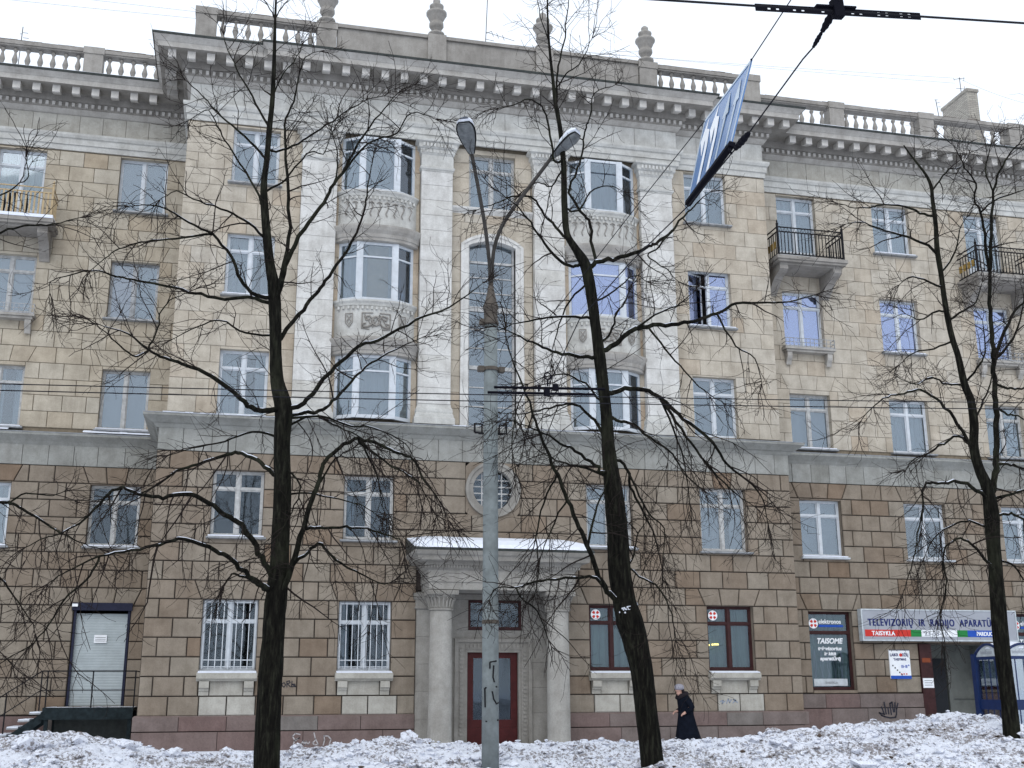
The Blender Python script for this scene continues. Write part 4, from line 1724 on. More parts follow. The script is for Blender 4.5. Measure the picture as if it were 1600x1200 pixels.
# the red double door
q = MB()
yd = YD + .12
q.box(6.485, 7.975, yd, yd + .06, .0, .5)
for a, b in ((6.485, 6.68), (7.14, 7.225), (7.235, 7.32), (7.78, 7.975)):
    q.box(a, b, yd, yd + .06, .502, 2.6)
for a, b in ((6.68, 7.14), (7.32, 7.78)):
    q.box(a, b, yd, yd + .06, 2.42, 2.6)
    q.box(a, b, yd, yd + .06, .502, .72)
dr = make('entrance_door', q, 'red', B)
for a, b in ((6.68, 7.14), (7.32, 7.78)):
    q = MB()
    q.box(a, b, yd + .02, yd + .03, .72, 2.42)
    make('door_glass', q, 'glassd', dr)
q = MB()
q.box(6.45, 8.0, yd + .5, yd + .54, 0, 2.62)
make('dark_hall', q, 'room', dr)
q = MB()
q.box(7.2, 7.218, yd - .06, yd - .002, 1.2, 1.45)
make('handle', q, 'zinc', dr)
q = MB()
for a, b, c, d in ((6.505, 6.57, 3.21, 4.05), (8.0, 8.075, 3.21, 4.05), (6.57, 8.0, 3.98, 4.05), (6.57, 8.0, 3.21, 3.3), (7.24, 7.32, 3.3, 3.98)):
    q.box(a, b, YD + .0, YD + .1, c, d)
tw = make('transom_window', q, 'brownwood', B)
for a, b in ((6.57, 7.24), (7.32, 8.0)):
    pane_box(a, b, 3.3, 3.98, YD + .05, 'glassd', tw)
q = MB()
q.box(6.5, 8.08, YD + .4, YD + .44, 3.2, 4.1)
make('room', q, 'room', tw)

# --- shutters over the two doors of the left wing ---------------------------------------------------
for x0, x1, z0, z1, Y in DOORS:
    q = MB()
    nsl = 34
    for i in range(nsl):
        a = z0 + (z1 - .28 - z0) * i / nsl
        b = z0 + (z1 - .28 - z0) * (i + 1) / nsl
        q.prism([(Y + .1, a), (Y + .094, (a + b) / 2), (Y + .1, b - .002), (Y + .12, b - .002), (Y + .12, a)], x0 + .08, x1 - .08, 'x')
    so = make('roller_shutter', q, 'shutter', B, kind='stuff')
    for a, b in ((x0 + .02, x0 + .08), (x1 - .08, x1 - .01)):
        q = MB()
        q.box(a, b, Y - .03, Y + .14, z0, z1 - .2)
        make('guide_rail', q, 'navy', so)
    q = MB()
    q.box(x0 - .04, x1 + .04, Y - .12, Y + .14, z1 - .2, z1 + .02)
    make('shutter_box', q, 'navy', so)
q = MB()
q.box(-4.0, -3.65, YL + .05, YL + .07, 2.9, 3.13)
note = make('paper_notice', q, 'signwhite')
tag(note, 'small white paper notice on the grey roller shutter door', 'notice')
q = MB()
for zz in (2.95, 3.0, 3.05):
    q.box(-3.97, -3.68, YL + .046, YL + .049, zz, zz + .012)
make('print_lines', q, 'graf', note)
q = MB()
q.box(-4.66, -4.5, YL - .19, YL - .141, 3.92, 4.0)
make('white_plate', q, 'signwhite', B)

# --- shop entrance niche in the right wing --------------------------------------------------------------
x0, x1, _, z1, Y = ENTR
q = MB()
q.box(x0, x0 + .42, Y - .1, Y + .3, 0, z1)
q2 = make('dark_red_pier', q, 'brownwood', B)
q = MB()
q.box(x0 + .42, x1, Y + 1.3, Y + 1.4, 0, z1)
q.box(x0 + .3, x0 + .42, Y + .3, Y + 1.3, 0, z1)
q.box(x1 - .05, x1 + .05, Y + .34, Y + 1.3, 0, z1)
q.box(x0 + .3, x1, Y + .34, Y + 1.3, z1, z1 + .08)
q.box(23.25, 23.4, Y + 1.2, Y + 1.299, 0, z1 - .05)
q.box(23.4, 24.2, Y + 1.24, Y + 1.299, 1.2, 1.24)
make('entrance_niche', q, 'niche', B)
q = MB()
q.box(22.0, 23.2, Y + 1.22, Y + 1.295, 0, 2.5)
nd = make('niche_door', q, 'room', B)
q = MB()
q.box(22.62, 22.65, Y + 1.19, Y + 1.215, .05, 2.45)
make('door_joint', q, 'iron', nd)
q = MB()
q.box(x0 + .02, x0 + .4, Y - .115, Y - .101, 1.55, 1.85)
pl = make('wall_plate', q, 'signwhite')
tag(pl, 'small white plate on the dark red post beside the shop entrance', 'plate')
q = MB()
for zz in (1.63, 1.7, 1.77):
    q.box(x0 + .07, x0 + .35, Y - .119, Y - .116, zz, zz + .012)
make('print_lines', q, 'graf', pl)
q = MB()
q.box(x0 + .06, x0 + .36, Y - .104, Y - .1, 2.34, 2.48)
make('orange_strip', q, 'orange', B)

# lettering on the shop window
for xo, nm in ((17.68, 0), (25.05, 1)):
    wo = WOBJ[(xo, 1.5)]
    y = YR + .15
    badge(xo + .24, 3.55, y, .16, wo)
    text('elektronos', .19, (xo + .42, y, 3.55), 'signwhite', wo, .95, .004, name='shop_window_lettering')
    q = MB()
    q.box(xo + .42, xo + 1.28, y, y + .005, 3.44, 3.51)
    make('blue_stripe', q, 'sblue', wo)
    text('TAISOME', .23, (xo + .76, y + .02, 2.93), 'signwhite', wo, .95, .008, .25, 'shop_window_lettering', 'CENTER')
    for i, (tx, sz) in enumerate((('televizorius', .16), ('ir kitą', .15), ('aparatūrą', .16))):
        text(tx, sz, (xo + .76, y + .02, 2.72 - .155 * i), 'signwhite', wo, 1.1, .006, .15, 'shop_window_lettering', 'CENTER')
    q = MB()
    q.box(xo + .14, xo + 1.3, y + .02, y + .026, 1.62, 1.84)
    make('window_strip', q, 'lampshell', wo)
    q = MB()
    for i in range(5):
        xx = xo + .25 + i * .23
        q.tube([(xx, y + .09, 2.75), (xx + .05, y + .09, 2.2), (xx - .06, y + .09, 1.7)], .012, 4)
        q.tube([(xx, y + .09, 2.75), (xx - .04, y + .09, 2.2), (xx + .07, y + .09, 1.7)], .012, 4)
    make('drawn_net', q, 'net', wo)
    text('TAISYKLA', .09, (xo + .74, y + .016, 1.69), 'zinc', wo, 1.1, .002, 0, 'shop_window_lettering', 'CENTER')

# warm lamp seen in the shop window of the centre block
wq = WOBJ[(13.78, 2.08)]
lm, n_, l_, p_ = nodes('warm_lamp_strip')
p_.inputs['Emission Color'].default_value = (1, .75, .2, 1)
p_.inputs['Emission Strength'].default_value = 2.5
p_.inputs['Base Color'].default_value = (.8, .6, .2, 1)
MT['lampstrip'] = lm
q = MB()
for a, b in ((13.86, 13.93), (14.0, 14.05), (14.07, 14.22), (14.5, 14.54)):
    q.box(a, b, YB + .25, YB + .27, 2.8 + (a - 13.9) * .1, 2.85 + (a - 13.9) * .1)
make('lit_lamp', q, 'lampstrip', wq)

# --- graffiti (strokes of paint on the stone) -----------------------------------------------------------
def stroke(q, pts, y, r=.012):
    for (a, b), (c, d) in zip(pts[:-1], pts[1:]):
        dx, dz = c - a, d - b
        L = math.hypot(dx, dz) or 1
        nx_, nz_ = -dz / L * r, dx / L * r
        ex, ez = dx / L * r * .6, dz / L * r * .6
        q.prism([(a + nx_ - ex, b + nz_ - ez), (c + nx_ + ex, d + nz_ + ez), (c - nx_ + ex, d - nz_ + ez), (a - nx_ - ex, b - nz_ - ez)], y - .0035, y + .001, 'y')


q = MB()
o = (1.3, 1.62)
yg = YB - .056
stroke(q, [(o[0] + a, o[1] + b) for a, b in ((.02, .04), (.0, .1), (.06, .13), (.1, .07), (.06, .01), (.02, .04))], yg)
stroke(q, [(o[0] + a, o[1] + b) for a, b in ((.14, .01), (.13, .16), (.2, .18), (.22, .13), (.15, .1), (.23, .02))], yg)
stroke(q, [(o[0] + a, o[1] + b) for a, b in ((.27, .17), (.26, .02), (.36, .03), (.35, .09), (.27, .09), (.38, .02))], yg)
make('graffiti_tag', q, 'graf', B)
q = MB()
yg = YB - .156
for pts in (((275, 405), (245, 398), (228, 418), (242, 440), (270, 426), (240, 446), (232, 470), (255, 484), (284, 462)), ((284, 462), (296, 446), (303, 470), (312, 447), (324, 468), (334, 452)),
            ((362, 395), (370, 430), (388, 467), (366, 470), (352, 458), (372, 440)), ((424, 412), (428, 440), (419, 472)), ((424, 415), (450, 414), (468, 436), (458, 462))):
    stroke(q, [(px(400 + u / 4, 1050 + v / 4, YB - .15).x, px(400 + u / 4, 1050 + v / 4, YB - .15).z + .06) for u, v in pts], yg, .016)
make('graffiti_tag', q, 'grafw', B)
q = MB()
yg = YR - .136
o = (19.9, .62)
for pts in (((.0, .1), (.1, .06), (.3, .02), (.48, .04), (.52, .14), (.54, .3), (.6, .46)), ((.0, .1), (-.08, .18), (.08, .14)), ((.1, .12), (.02, .36)), ((.16, .14), (.12, .5)), ((.25, .14), (.24, .34)), ((.34, .12), (.32, .46), (.4, .5), (.42, .2)), ((.46, .2), (.5, .48))):
    stroke(q, [(o[0] + a, o[1] + b) for a, b in pts], yg, .022)
make('graffiti_tag', q, 'graf', B)
q = MB()
yg = YB - .056
o = (14.05, 1.1)
for pts in (((0, .08), (.1, .12), (.05, .02), (.16, .1)), ((.2, .03), (.26, .16), (.3, .05), (.36, .14)), ((.4, .04), (.5, .12), (.42, .14), (.55, .05))):
    stroke(q, [(o[0] + a, o[1] + b) for a, b in pts], yg, .014)
make('graffiti_tag', q, 'grafb', B)

# ================================================================== shop sign, poster
SX0, SX1, SZ0, SZ1, SY = 19.36, 25.0, 3.0, 4.0, YR - .3
sg = thing('shop_sign', 'long grey shop signboard with blue lettering and red, green and blue strip above the entrance', 'sign', ((SX0 + SX1) / 2, SY, SZ0))
q = MB()
q.box(SX0 + .04, SX1 - .04, SY, SY + .2, SZ0 + .04, SZ1 - .04)
make('board', q, 'signgrey', sg)
q = MB()
for a, b, c, d in ((SX0, SX1, SZ0, SZ0 + .04), (SX0, SX1, SZ1 - .04, SZ1), (SX0, SX0 + .04, SZ0 + .04, SZ1 - .04), (SX1 - .04, SX1, SZ0 + .04, SZ1 - .04)):
    q.box(a, b, SY - .02, SY + .21, c, d)
make('sign_frame', q, 'lampshell', sg)
text('TELEVIZORIŲ  IR  RADIJO  APARATŪROS', .31, (SX0 + .22, SY - .004, 3.475), 'ink', sg, .74, .004, space=1.2, heavy=.024)
for a, b, mt in ((.1, 1.72, 'sred'), (1.72, 2.1, 'sgreen'), (2.1, 3.4, 'signwhite'), (3.4, 3.78, 'sgreen'), (3.78, 5.3, 'sblue')):
    q = MB()
    q.box(SX0 + a, SX0 + b - .003, SY - .006, SY + .01, 3.14, 3.35)
    make('colour_strip', q, mt, sg)
text('TAISYKLA', .19, (SX0 + .33, SY - .01, 3.175), 'signwhite', sg, .9, .003, space=1.1, heavy=.012)
text('23-35-10', .2, (SX0 + 2.2, SY - .01, 3.175), 'signgrey', sg, 1.05, .003, space=1.1, heavy=.012)
text('PARDUOTUVĖ', .18, (SX0 + 4.1, SY - .01, 3.18), 'signwhite', sg, .85, .003, heavy=.01)

ps = thing('wall_poster', 'white watch repair poster with dark watch picture and blue foot on brown stone wall', 'poster', (20.72, YR - .08, 1.84))
q = MB()
q.box(20.36, 21.09, YR - .1, YR - .052, 1.83, 2.74)
make('board', q, 'signwhite', ps)
q = MB()
q.box(20.36, 21.09, YR - .104, YR - .101, 1.83, 1.93)
make('blue_foot', q, 'sblue', ps)
q = MB()
q.box(20.36, 21.09, YR - .104, YR - .101, 2.71, 2.738)
make('dark_top_edge', q, 'navy', ps)
text('LAIKR', .13, (20.385, YR - .104, 2.53), 'ink', ps, .85, .003)
text('DŽIŲ', .13, (20.82, YR - .104, 2.53), 'ink', ps, .72, .003)
q = MB()
disc(q, 20.77, 2.57, .055, YR - .105, 14, .004)
make('red_dot', q, 'sred', ps)
text('TAISYMAS', .1, (20.725, YR - .104, 2.4), 'ink', ps, 1.0, .003, 0, 'lettering', 'CENTER')
text('10–18', .13, (20.86, YR - .104, 2.17), 'sblue', ps, .7, .003, 0, 'lettering', 'CENTER')
text('00', .06, (21.0, YR - .104, 2.23), 'sblue', ps, .8, .002)
q = MB()
for i in range(5):
    a = R(-45)
    cxx, czz = 20.46 + i * .075, 2.24 - i * .07
    q.prism([(cxx + .03 * math.cos(a + t), czz + .03 * math.sin(a + t)) for t in (R(0), R(90), R(180), R(270))], YR - .104, YR - .101, 'y')
make('watch_strap_mark', q, 'iron', ps)
q = MB()
for i in range(3):
    q.box(20.72 + i * .09, 20.77 + i * .09, YR - .104, YR - .101, 1.96, 2.0)
make('red_marks', q, 'sred', ps)

# ================================================================== platform with steps, left wing
pf = thing('entrance_platform', 'dark steel landing with open steps and thin railings below the roller shutter door', 'platform', (-3.8, 35.1, 0))
q = MB()
q.box(-4.92, -2.62, 34.25, 35.88, 1.02, 1.1)
make('deck', q, 'platform', pf)
q = MB()
q.box(-4.92, -2.62, 34.2, 34.248, .8, 1.12)
q.box(-4.96, -4.922, 34.2, 35.88, .8, 1.12)
make('deck_beam', q, 'platform', pf)
q = MB()
for i in range(26):
    a = -4.9 + i * .087
    q.box(a, a + .087, 34.26, 35.8, 1.1, 1.115 + .02 * abs(noise.noise(Vector((a * 5, 0, 0)))))
make('deck_snow', q, 'snow', pf)
q = MB()
q.box(-4.8, -2.75, 35.5, 35.54, -.2, .98)
make('back_sheet', q, 'flash', pf)
for x in (-4.85, -2.7):
    for yy in (34.27, 35.8):
        q = MB()
        q.box(x - .05, x + .05, yy - .01, yy + .06, -.1, 1.018)
        make('leg', q, 'platform', pf)
for i in range(5):
    q = MB()
    xx, zz = -5.0 - .27 * i, 1.16 - .19 * i
    q.box(xx - .3, xx, 34.3, 35.5, zz - .22, zz - .18)
    st = make('step', q, 'zinc', pf)
    q = MB()
    q.box(xx - .29, xx - .01, 34.31, 35.49, zz - .179, zz - .15)
    make('step_snow', q, 'snow', st)
for yy in (34.25, 35.52):
    q = MB()
    q.prism([(-4.97, .98), (-4.97, .72), (-6.4, -.3), (-6.4, -.04)], yy, yy + .04, 'y')
    make('stringer', q, 'platform', pf)
q = MB()
yy = 34.22
zr = 2.08
for x in (-4.9, -3.73, -2.62):
    q.box(x - .017, x + .017, yy - .017, yy + .017, 1.1, zr)
q.box(-5.05, -2.6, yy - .018, yy + .018, zr - .02, zr + .015)
q.box(-5.05, -2.6, yy - .014, yy + .014, 1.56, 1.585)
q.tube([(-5.05, yy, zr), (-7.0, yy, .75)], .018, 6)
q.tube([(-5.05, yy, 1.57), (-7.0, yy, .22)], .014, 6)
for x in (-5.05, -5.9, -6.7):
    zt = zr + (x + 5.05) * .69
    q.box(x - .016, x + .016, yy - .016, yy + .016, zt - 1.05, zt)
q.tube([(-2.62, yy, zr), (-2.62, 35.9, zr)], .016, 6)
make('railing', q, 'iron', pf)

# ================================================================== telephone booth at the right edge
kx, ky = 21.2, 29.35
kb = thing('phone_booth', 'blue framed glass phone booth with arched gables and snow on its roof', 'phone booth', (kx + .65, ky + .65, 0))
KW = 1.3
for a, b in ((kx, ky), (kx + KW, ky), (kx, ky + KW), (kx + KW, ky + KW)):
    q = MB()
    q.box(a - .085, a + .085, b - .085, b + .085, 0, 2.34)
    make('corner_post', q, 'boothblue', kb)


def side_pt(side, u, d, z):
    """u along the side, d outward"""
    if side == 0:
        return (kx + u, ky - d, z)
    if side == 1:
        return (kx - d, ky + KW - u, z)
    if side == 2:
        return (kx + KW + d, ky + u, z)
    return (kx + KW - u, ky + KW + d, z)


def sbox(q, side, u0, u1, d0, d1, z0, z1):
    a, b = side_pt(side, u0, d0, z0), side_pt(side, u1, d1, z1)
    q.box(min(a[0], b[0]), max(a[0], b[0]), min(a[1], b[1]), max(a[1], b[1]), z0, z1)


for s in range(4):
    q = MB()
    for z0, z1 in ((.06, .16), (.88, 1.14), (2.18, 2.26)):
        sbox(q, s, .06, KW - .06, -.03, .03, z0, z1)
    sbox(q, s, .06, .1, -.02, .02, .16, 2.18)
    sbox(q, s, KW - .1, KW - .06, -.02, .02, .16, 2.18)
    for i in (1, 2, 3):
        u = .1 + (KW - .2) * i / 4
        sbox(q, s, u - .012, u + .012, -.015, .015, .16, .88)
        sbox(q, s, u - .012, u + .012, -.015, .015, 1.14, 2.18)
    # arched gable bar
    pts = [side_pt(s, .0 + KW * i / 12, .02, 2.28 + .3 * math.sin(math.pi * i / 12) ** .8) for i in range(13)]
    q.tube(pts, .035, 6)
    make('side_frame', q, 'boothblue', kb)
    q = MB()
    sbox(q, s, .1, KW - .1, -.004, .004, .16, .88)
    sbox(q, s, .1, KW - .1, -.004, .004, 1.14, 2.18)
    make('glass_panel', q, 'boothglass', kb)
    q = MB()
    ar = [(.08 + (KW - .16) * i / 12, 2.28 + .27 * math.sin(math.pi * i / 12) ** .8) for i in range(13)]
    b = len(q.v)
    for d in (-.012, .004):
        for u, z in ar + [(KW - .08, 2.25), (.08, 2.25)]:
            q.v.append(side_pt(s, u, d, z))
    k = len(ar) + 2
    q.face(list(range(b, b + k)))
    q.face(list(range(b + k, b + 2 * k))[::-1])
    for i in range(k):
        j = (i + 1) % k
        q.face((b + i, b + j, b + k + j, b + k + i))
    make('gable_panel', q, 'lampshell', kb)
text('telefonas', .15, (kx + .3, ky - .012, 2.33), 'signgrey', kb, 1.0, .001)
text('telefonas', .15, (kx - .012, ky + KW - .3, 2.33), 'signgrey', kb, 1.0, .001, rot=(R(90), 0, R(-90)))
q = MB()
nr = 9
for i in range(nr + 1):
    r = .74 * math.cos(math.pi / 2 * i / nr)
    z = 2.46 + .2 * math.sin(math.pi / 2 * i / nr)
    for k in range(16):
        a = 2 * math.pi * k / 16
        q.v.append((kx + .65 + r * math.cos(a) * .92, ky + .65 + r * math.sin(a) * .92, z))
for i in range(nr):
    for k in range(16):
        j = (k + 1) % 16
        q.face((i * 16 + k, i * 16 + j, (i + 1) * 16 + j, (i + 1) * 16 + k))
q.face(list(range(16))[::-1])
make('roof_snow', q, 'snow', kb, smooth=True)
q = MB()
q.box(kx + .7, kx + 1.0, ky + .95, ky + 1.2, 1.2, 1.75)
make('telephone', q, 'signgrey', kb)
q = MB()
q.box(kx + .03, kx + .05, ky + .1, ky + .45, 1.2, 1.85)
make('pink_notice', q, 'pinkc', kb)

def smooth_line(P, Rr, sub=3):
    """Catmull-Rom through the traced points"""
    P = [Vector(p) for p in P]
    out, ro = [], []
    for i in range(len(P) - 1):
        p0, p1, p2, p3 = P[max(i - 1, 0)], P[i], P[i + 1], P[min(i + 2, len(P) - 1)]
        for s in range(sub):
            t = s / sub
            out.append(.5 * ((2 * p1) + (p2 - p0) * t + (2 * p0 - 5 * p1 + 4 * p2 - p3) * t * t + (3 * p1 - p0 - 3 * p2 + p3) * t ** 3))
            ro.append(Rr[i] + (Rr[i + 1] - Rr[i]) * t)
    out.append(P[-1])
    ro.append(Rr[-1])
    return out, ro


kb.scale = (1, 1, 1.07)

# ================================================================== street lamp
LY = 14.9
lp = thing('street_lamp', 'grey concrete street lamp post with two curved arms and drop shaped lamps', 'street lamp', tuple(px(766, 1215, LY)))
b0, t0 = px(766, 1230, LY), px(766, 483, LY)
b0.x = t0.x = (px(767, 1190, LY).x + t0.x) / 2
q = MB()
q.lathe([(.112, 0), (.106, (t0.z - b0.z) * .3), (.1, (t0.z - b0.z) * .6), (.09, t0.z - b0.z)], b0.x, LY, b0.z, 20)
make('pole', q, 'concrete', lp, smooth=True)
q = MB()
q.lathe([(.105, -.24), (.107, -.22), (.098, -.2), (.098, 0), (.108, .01), (.105, .05), (.085, .1), (.046, .28), (.03, .4)], b0.x, LY, t0.z, 16)
make('steel_cap', q, 'rust', lp, smooth=True)
for yp in (508, 580, 975):
    q = MB()
    z = px(766, yp, LY).z
    q.lathe([(.112, 0), (.114, .005), (.114, .045), (.108, .05)], b0.x, LY, z, 16)
    make('clamp_band', q, 'rust', lp)
for yp, dx in ((580, .14), (507, -.13), (580, -.15)):
    q = MB()
    z = px(766, yp, LY).z
    q.box(b0.x + dx - .03, b0.x + dx + .05, LY - .05, LY + .05, z - .01, z + .06)
    make('clamp_bolt', q, 'rust', lp)
for dx in (-.17, .17):
    q = MB()
    z = px(766, 670, LY).z
    q.tube([(b0.x + dx - .05, LY, z - .06), (b0.x + dx - .05, LY, z + .06), (b0.x + dx + .05, LY, z + .06), (b0.x + dx + .05, LY, z - .06), (b0.x + dx - .05, LY, z - .06)], .016, 5)
    q.tube([(b0.x, LY, z - .07), (b0.x + dx, LY, z - .07)], .014, 5)
    make('wire_bracket', q, 'iron', lp)
q = MB()                                     # chipped and tarred patches
for pts in (((-.03, 1035), (.06, 1033)), ((-.03, 1035), (-.03, 1045)), ((-.09, 1075), (.07, 1073)), ((-.09, 1075), (-.085, 1105)), ((.02, 1040), (.01, 1058), (.03, 1066)), ((.0, 1080), (.02, 1092), (.06, 1100), (.09, 1098)), ((-.08, 1127), (.09, 1125))):
    q.tube([(b0.x + a, LY - .113 + a * a * 4.4, px(766, b, LY).z) for a, b in pts], .01, 4)
make('tar_marks', q, 'iron', lp)


def lamp_head(p, axis, up_hint, ln=.5, wd=.125):
    """drop shaped lantern: shell above, glass bowl below; p = neck"""
    ax = axis.normalized()
    sd = ax.cross(up_hint).normalized()
    upv = sd.cross(ax).normalized()
    prof = [(0, .05), (.12, .075), (.25, .105), (.45, .145), (.65, .168), (.8, .17), (.92, .145), (1, .105)]
    for nm, mt, hs, zo in (('lamp_shell', 'lampshell', 1, 0), ('lamp_glass', 'lampglass', -1, -.012)):
        q = MB()
        n = 9
        for t, r in prof:
            r *= wd / .17
            c = p + ax * (t * ln)
            for k in range(n + 1):
                a = math.pi * k / n
                q.v.append(tuple(c + sd * (r * math.cos(a)) * (1 if hs > 0 else .93) + upv * (hs * r * math.sin(a) * (.85 if hs > 0 else .3) + zo)))
        for i in range(len(prof) - 1):
            for k in range(n):
                q.face((i * (n + 1) + k, i * (n + 1) + k + 1, (i + 1) * (n + 1) + k + 1, (i + 1) * (n + 1) + k))
            q.face((i * (n + 1), (i + 1) * (n + 1), (i + 1) * (n + 1) + n, i * (n + 1) + n))
        q.face(list(range(n + 1)))
        q.face(list(range((len(prof) - 1) * (n + 1), len(prof) * (n + 1)))[::-1])
        make(nm, q, mt, lp, smooth=True)
    q = MB()                             # dark gasket between shell and glass
    q.tube([p + ax * (t * ln) + sd * (rr * wd / .17) for t, rr in prof] + [p + ax * (t * ln) - sd * (rr * wd / .17) for t, rr in prof[::-1]], .012, 5)
    make('gasket', q, 'iron', lp)
    q = MB()                             # snow cap on the outer half
    n = 8
    for t, r in ((.3, .05), (.5, .13), (.8, .165), (.98, .15), (1.07, .09)):
        c = p + ax * (t * ln)
        r *= wd / .17
        for k in range(n + 1):
            a = math.pi * k / n
            q.v.append(tuple(c + sd * (r * math.cos(a)) + upv * (.03 + r * math.sin(a) * .9)))
    for i in range(4):
        for k in range(n):
            q.face((i * (n + 1) + k, i * (n + 1) + k + 1, (i + 1) * (n + 1) + k + 1, (i + 1) * (n + 1) + k))
        q.face((i * (n + 1), (i + 1) * (n + 1), (i + 1) * (n + 1) + n, i * (n + 1) + n))
    make('lamp_snow', q, 'snow', lp, smooth=True)


for pts, yend, axdir in (([(766, 445), (765, 415), (762, 385), (757, 348), (747, 292), (737, 240)], LY - .55, Vector((-.3, -.62, .42))),
                         ([(768, 445), (769, 415), (773, 385), (784, 354), (806, 320), (834, 283), (862, 246)], LY - .22, Vector((.5, -.5, .42)))):
    n = len(pts)
    P = [px(a, b, LY + (yend - LY) * (i / (n - 1)) ** 1.1) for i, (a, b) in enumerate(pts)]
    q = MB()
    q.tube(smooth_line(P, [1] * n, 3)[0], .027, 8)
    make('lamp_arm', q, 'darksteel', lp, smooth=True)
    lamp_head(P[-1], axdir, Vector((0, 0, 1)))

# ================================================================== trolley wires, span wires, lane sign
def wire(name, label, pts, r, mat='wire', cat='wire', group=None, n=5):
    q = MB()
    q.tube(pts, r, n)
    return tag(make(name, q, mat), label, cat, group)


def sagline(a, b, sag, n=10):
    return [a + (b - a) * (i / n) - Vector((0, 0, sag * 4 * (i / n) * (1 - i / n))) for i in range(n + 1)]


TY = 13.2
wire('trolley_wire', 'upper of the two contact wires crossing in front of the first storey windows', sagline(px(-300, 592, TY), px(1950, 632, TY), .05), .0065)
wire('trolley_wire', 'lower of the two contact wires crossing in front of the first storey windows', sagline(px(-300, 602, TY - .55), px(1950, 642, TY - .55), .05), .0065)
for nm, ya, x0_, x1_, yy, lab in (('section_insulator', TY, 772, 945, (605, 608), 'dark bar insulator on the upper contact wire between the lamp post and the trunk'),
                                  ('section_insulator', TY - .55, 762, 929, (613, 616.5), 'dark bar insulator on the lower contact wire between the lamp post and the trunk')):
    a, b = px(x0_, yy[0], ya), px(x1_, yy[1], ya)
    t = thing(nm, lab, 'insulator', tuple((a + b) / 2), 'bar insulators on the far contact wires')
    q = MB()
    q.tube([a, b], .017, 4)
    make('bar', q, 'fit', t)
    q = MB()
    m = a.lerp(b, .55)
    q.box(m.x - .035, m.x + .03, m.y - .025, m.y + .025, m.z - .03, m.z + .05)
    q.tube([m + Vector((-.1, 0, .02)), m + Vector((-.1, 0, .1))], .012, 5)
    if ya == TY:
        c = m + Vector((-.1, 0, .15))
        q.tube([c + Vector((.045 * math.cos(i * .7854), 0, .045 * math.sin(i * .7854))) for i in range(9)], .01, 5, False)
    make('hanger', q, 'fit', t)

# near pair at the top right, with its perforated insulator bar
NYw = 6.4
NA, NB = px(820, -14, NYw), px(2000, 62, NYw)
wire('trolley_wire', 'dark contact wire across the top right corner of the sky, through a holed bar', [NA, NB], .0085)
a, b = px(1180, 11, NYw), px(1438, 25.5, NYw)
t = thing('holed_insulator', 'flat black bar with a row of holes clamped on the wire at the top right', 'insulator', tuple((a + b) / 2))
d = (b - a)
L = d.length
d.normalize()
upv = Vector((0, 0, 1)) - d * d.z
upv.normalize()
nrm = d.cross(upv)
q = MB()


def dbox(u0, u1, v0, v1, w0, w1):
    bs = len(q.v)
    for w in (w0, w1):
        for u, v in ((u0, v0), (u1, v0), (u1, v1), (u0, v1)):
            q.v.append(tuple(a + d * u + upv * v + nrm * w))
    q.face((bs, bs + 1, bs + 2, bs + 3))
    q.face((bs + 7, bs + 6, bs + 5, bs + 4))
    for i in range(4):
        j = (i + 1) % 4
        q.face((bs + i, bs + j, bs + 4 + j, bs + 4 + i))


holes = [.08, .13, .23, .28, .4, .45, .58, .63, .74, .79, .88, .93]
dbox(0, L, -.028, -.014, -.003, .003)
dbox(0, L, .014, .026, -.003, .003)
e = 0
for h in holes:
    dbox(e, h * L - .012, -.0139, .0139, -.003, .003)
    e = h * L + .012
dbox(e, L, -.0139, .0139, -.003, .003)
make('bar', q, 'fit', t)
q = MB()
dbox(.36 * L, .6 * L, .0265, .04, -.02, .02)
dbox(.46 * L, .52 * L, -.045, .09, -.03, .03)
make('clamp', q, 'fit', t)
# cross span above the street, running to the lamp post side, with its strain insulators
SPX = [(1330, -40, 6.2), (1308, 8, 6.4), (1270, 75, 6.75), (1255, 92, 6.9), (1170, 208, 7.9), (1143, 240, 8.4), (1075, 322, 9.5), (985, 410, 11.2), (905, 500, 12.4), (858, 600, TY)]
SP = [px(*p) for p in SPX]
sp = thing('span_wire', 'thick cross span wire with black strain insulators running down past the blue sign', 'wire', tuple(SP[6]))
q = MB()
q.tube(SP, .0065, 5)
make('steel_rope', q, 'wire', sp)
for i0, i1, r in ((1.05, 1.6, .028), (1.62, 1.98, .017), (4.0, 4.75, .03)):
    q = MB()

    def at(t):
        i = min(int(t), len(SP) - 2)
        return SP[i].lerp(SP[i + 1], t - i)
    n = 9
    q.tube([at(i0 + (i1 - i0) * k / n) for k in range(n + 1)], [r * (.35 + .65 * math.sin(math.pi * (.12 + .76 * k / n))) * (1.12 if k % 2 else .92) for k in range(n + 1)], 8)
    make('strain_insulator', q, 'fit', sp)
# upper support wire that carries the head of the sign
wire('support_wire', 'thin wire from the sky down to the upper corner of the blue sign', [px(1262, -40, 6.9), px(1174, 94, 7.6)], .005)
wire('support_wire', 'thin wire running on from the blue sign down behind the twigs to the lamp post', [px(1101, 189, 9.4), px(1012, 300, 10.8), px(880, 470, 13.2), px(776, 590, 15.9)], .005)

# the lane sign, hanging square to the street
cc = px(1075, 314, 9.55)
cd = px(1143, 222, 8.35)
ca = px(1174, 93, 8.35)
cb = px(1101, 189, 9.55)
ls = thing('lane_sign', 'blue overhead lane sign with white arrows seen nearly edge on against the cornice', 'road sign', tuple((cc + cd) / 2))
eu = cd - cc                      # along the lower edge, towards the road
ev = ((cb - cc) + (ca - cd)) / 2  # up
en = eu.cross(ev).normalized()
if en.x > 0:
    en = -en                      # towards the viewer's side


def spt(u, v, d):
    return cc + eu * u + (cb - cc) * (v * (1 - u)) + (ca - cd) * (v * u) + en * d


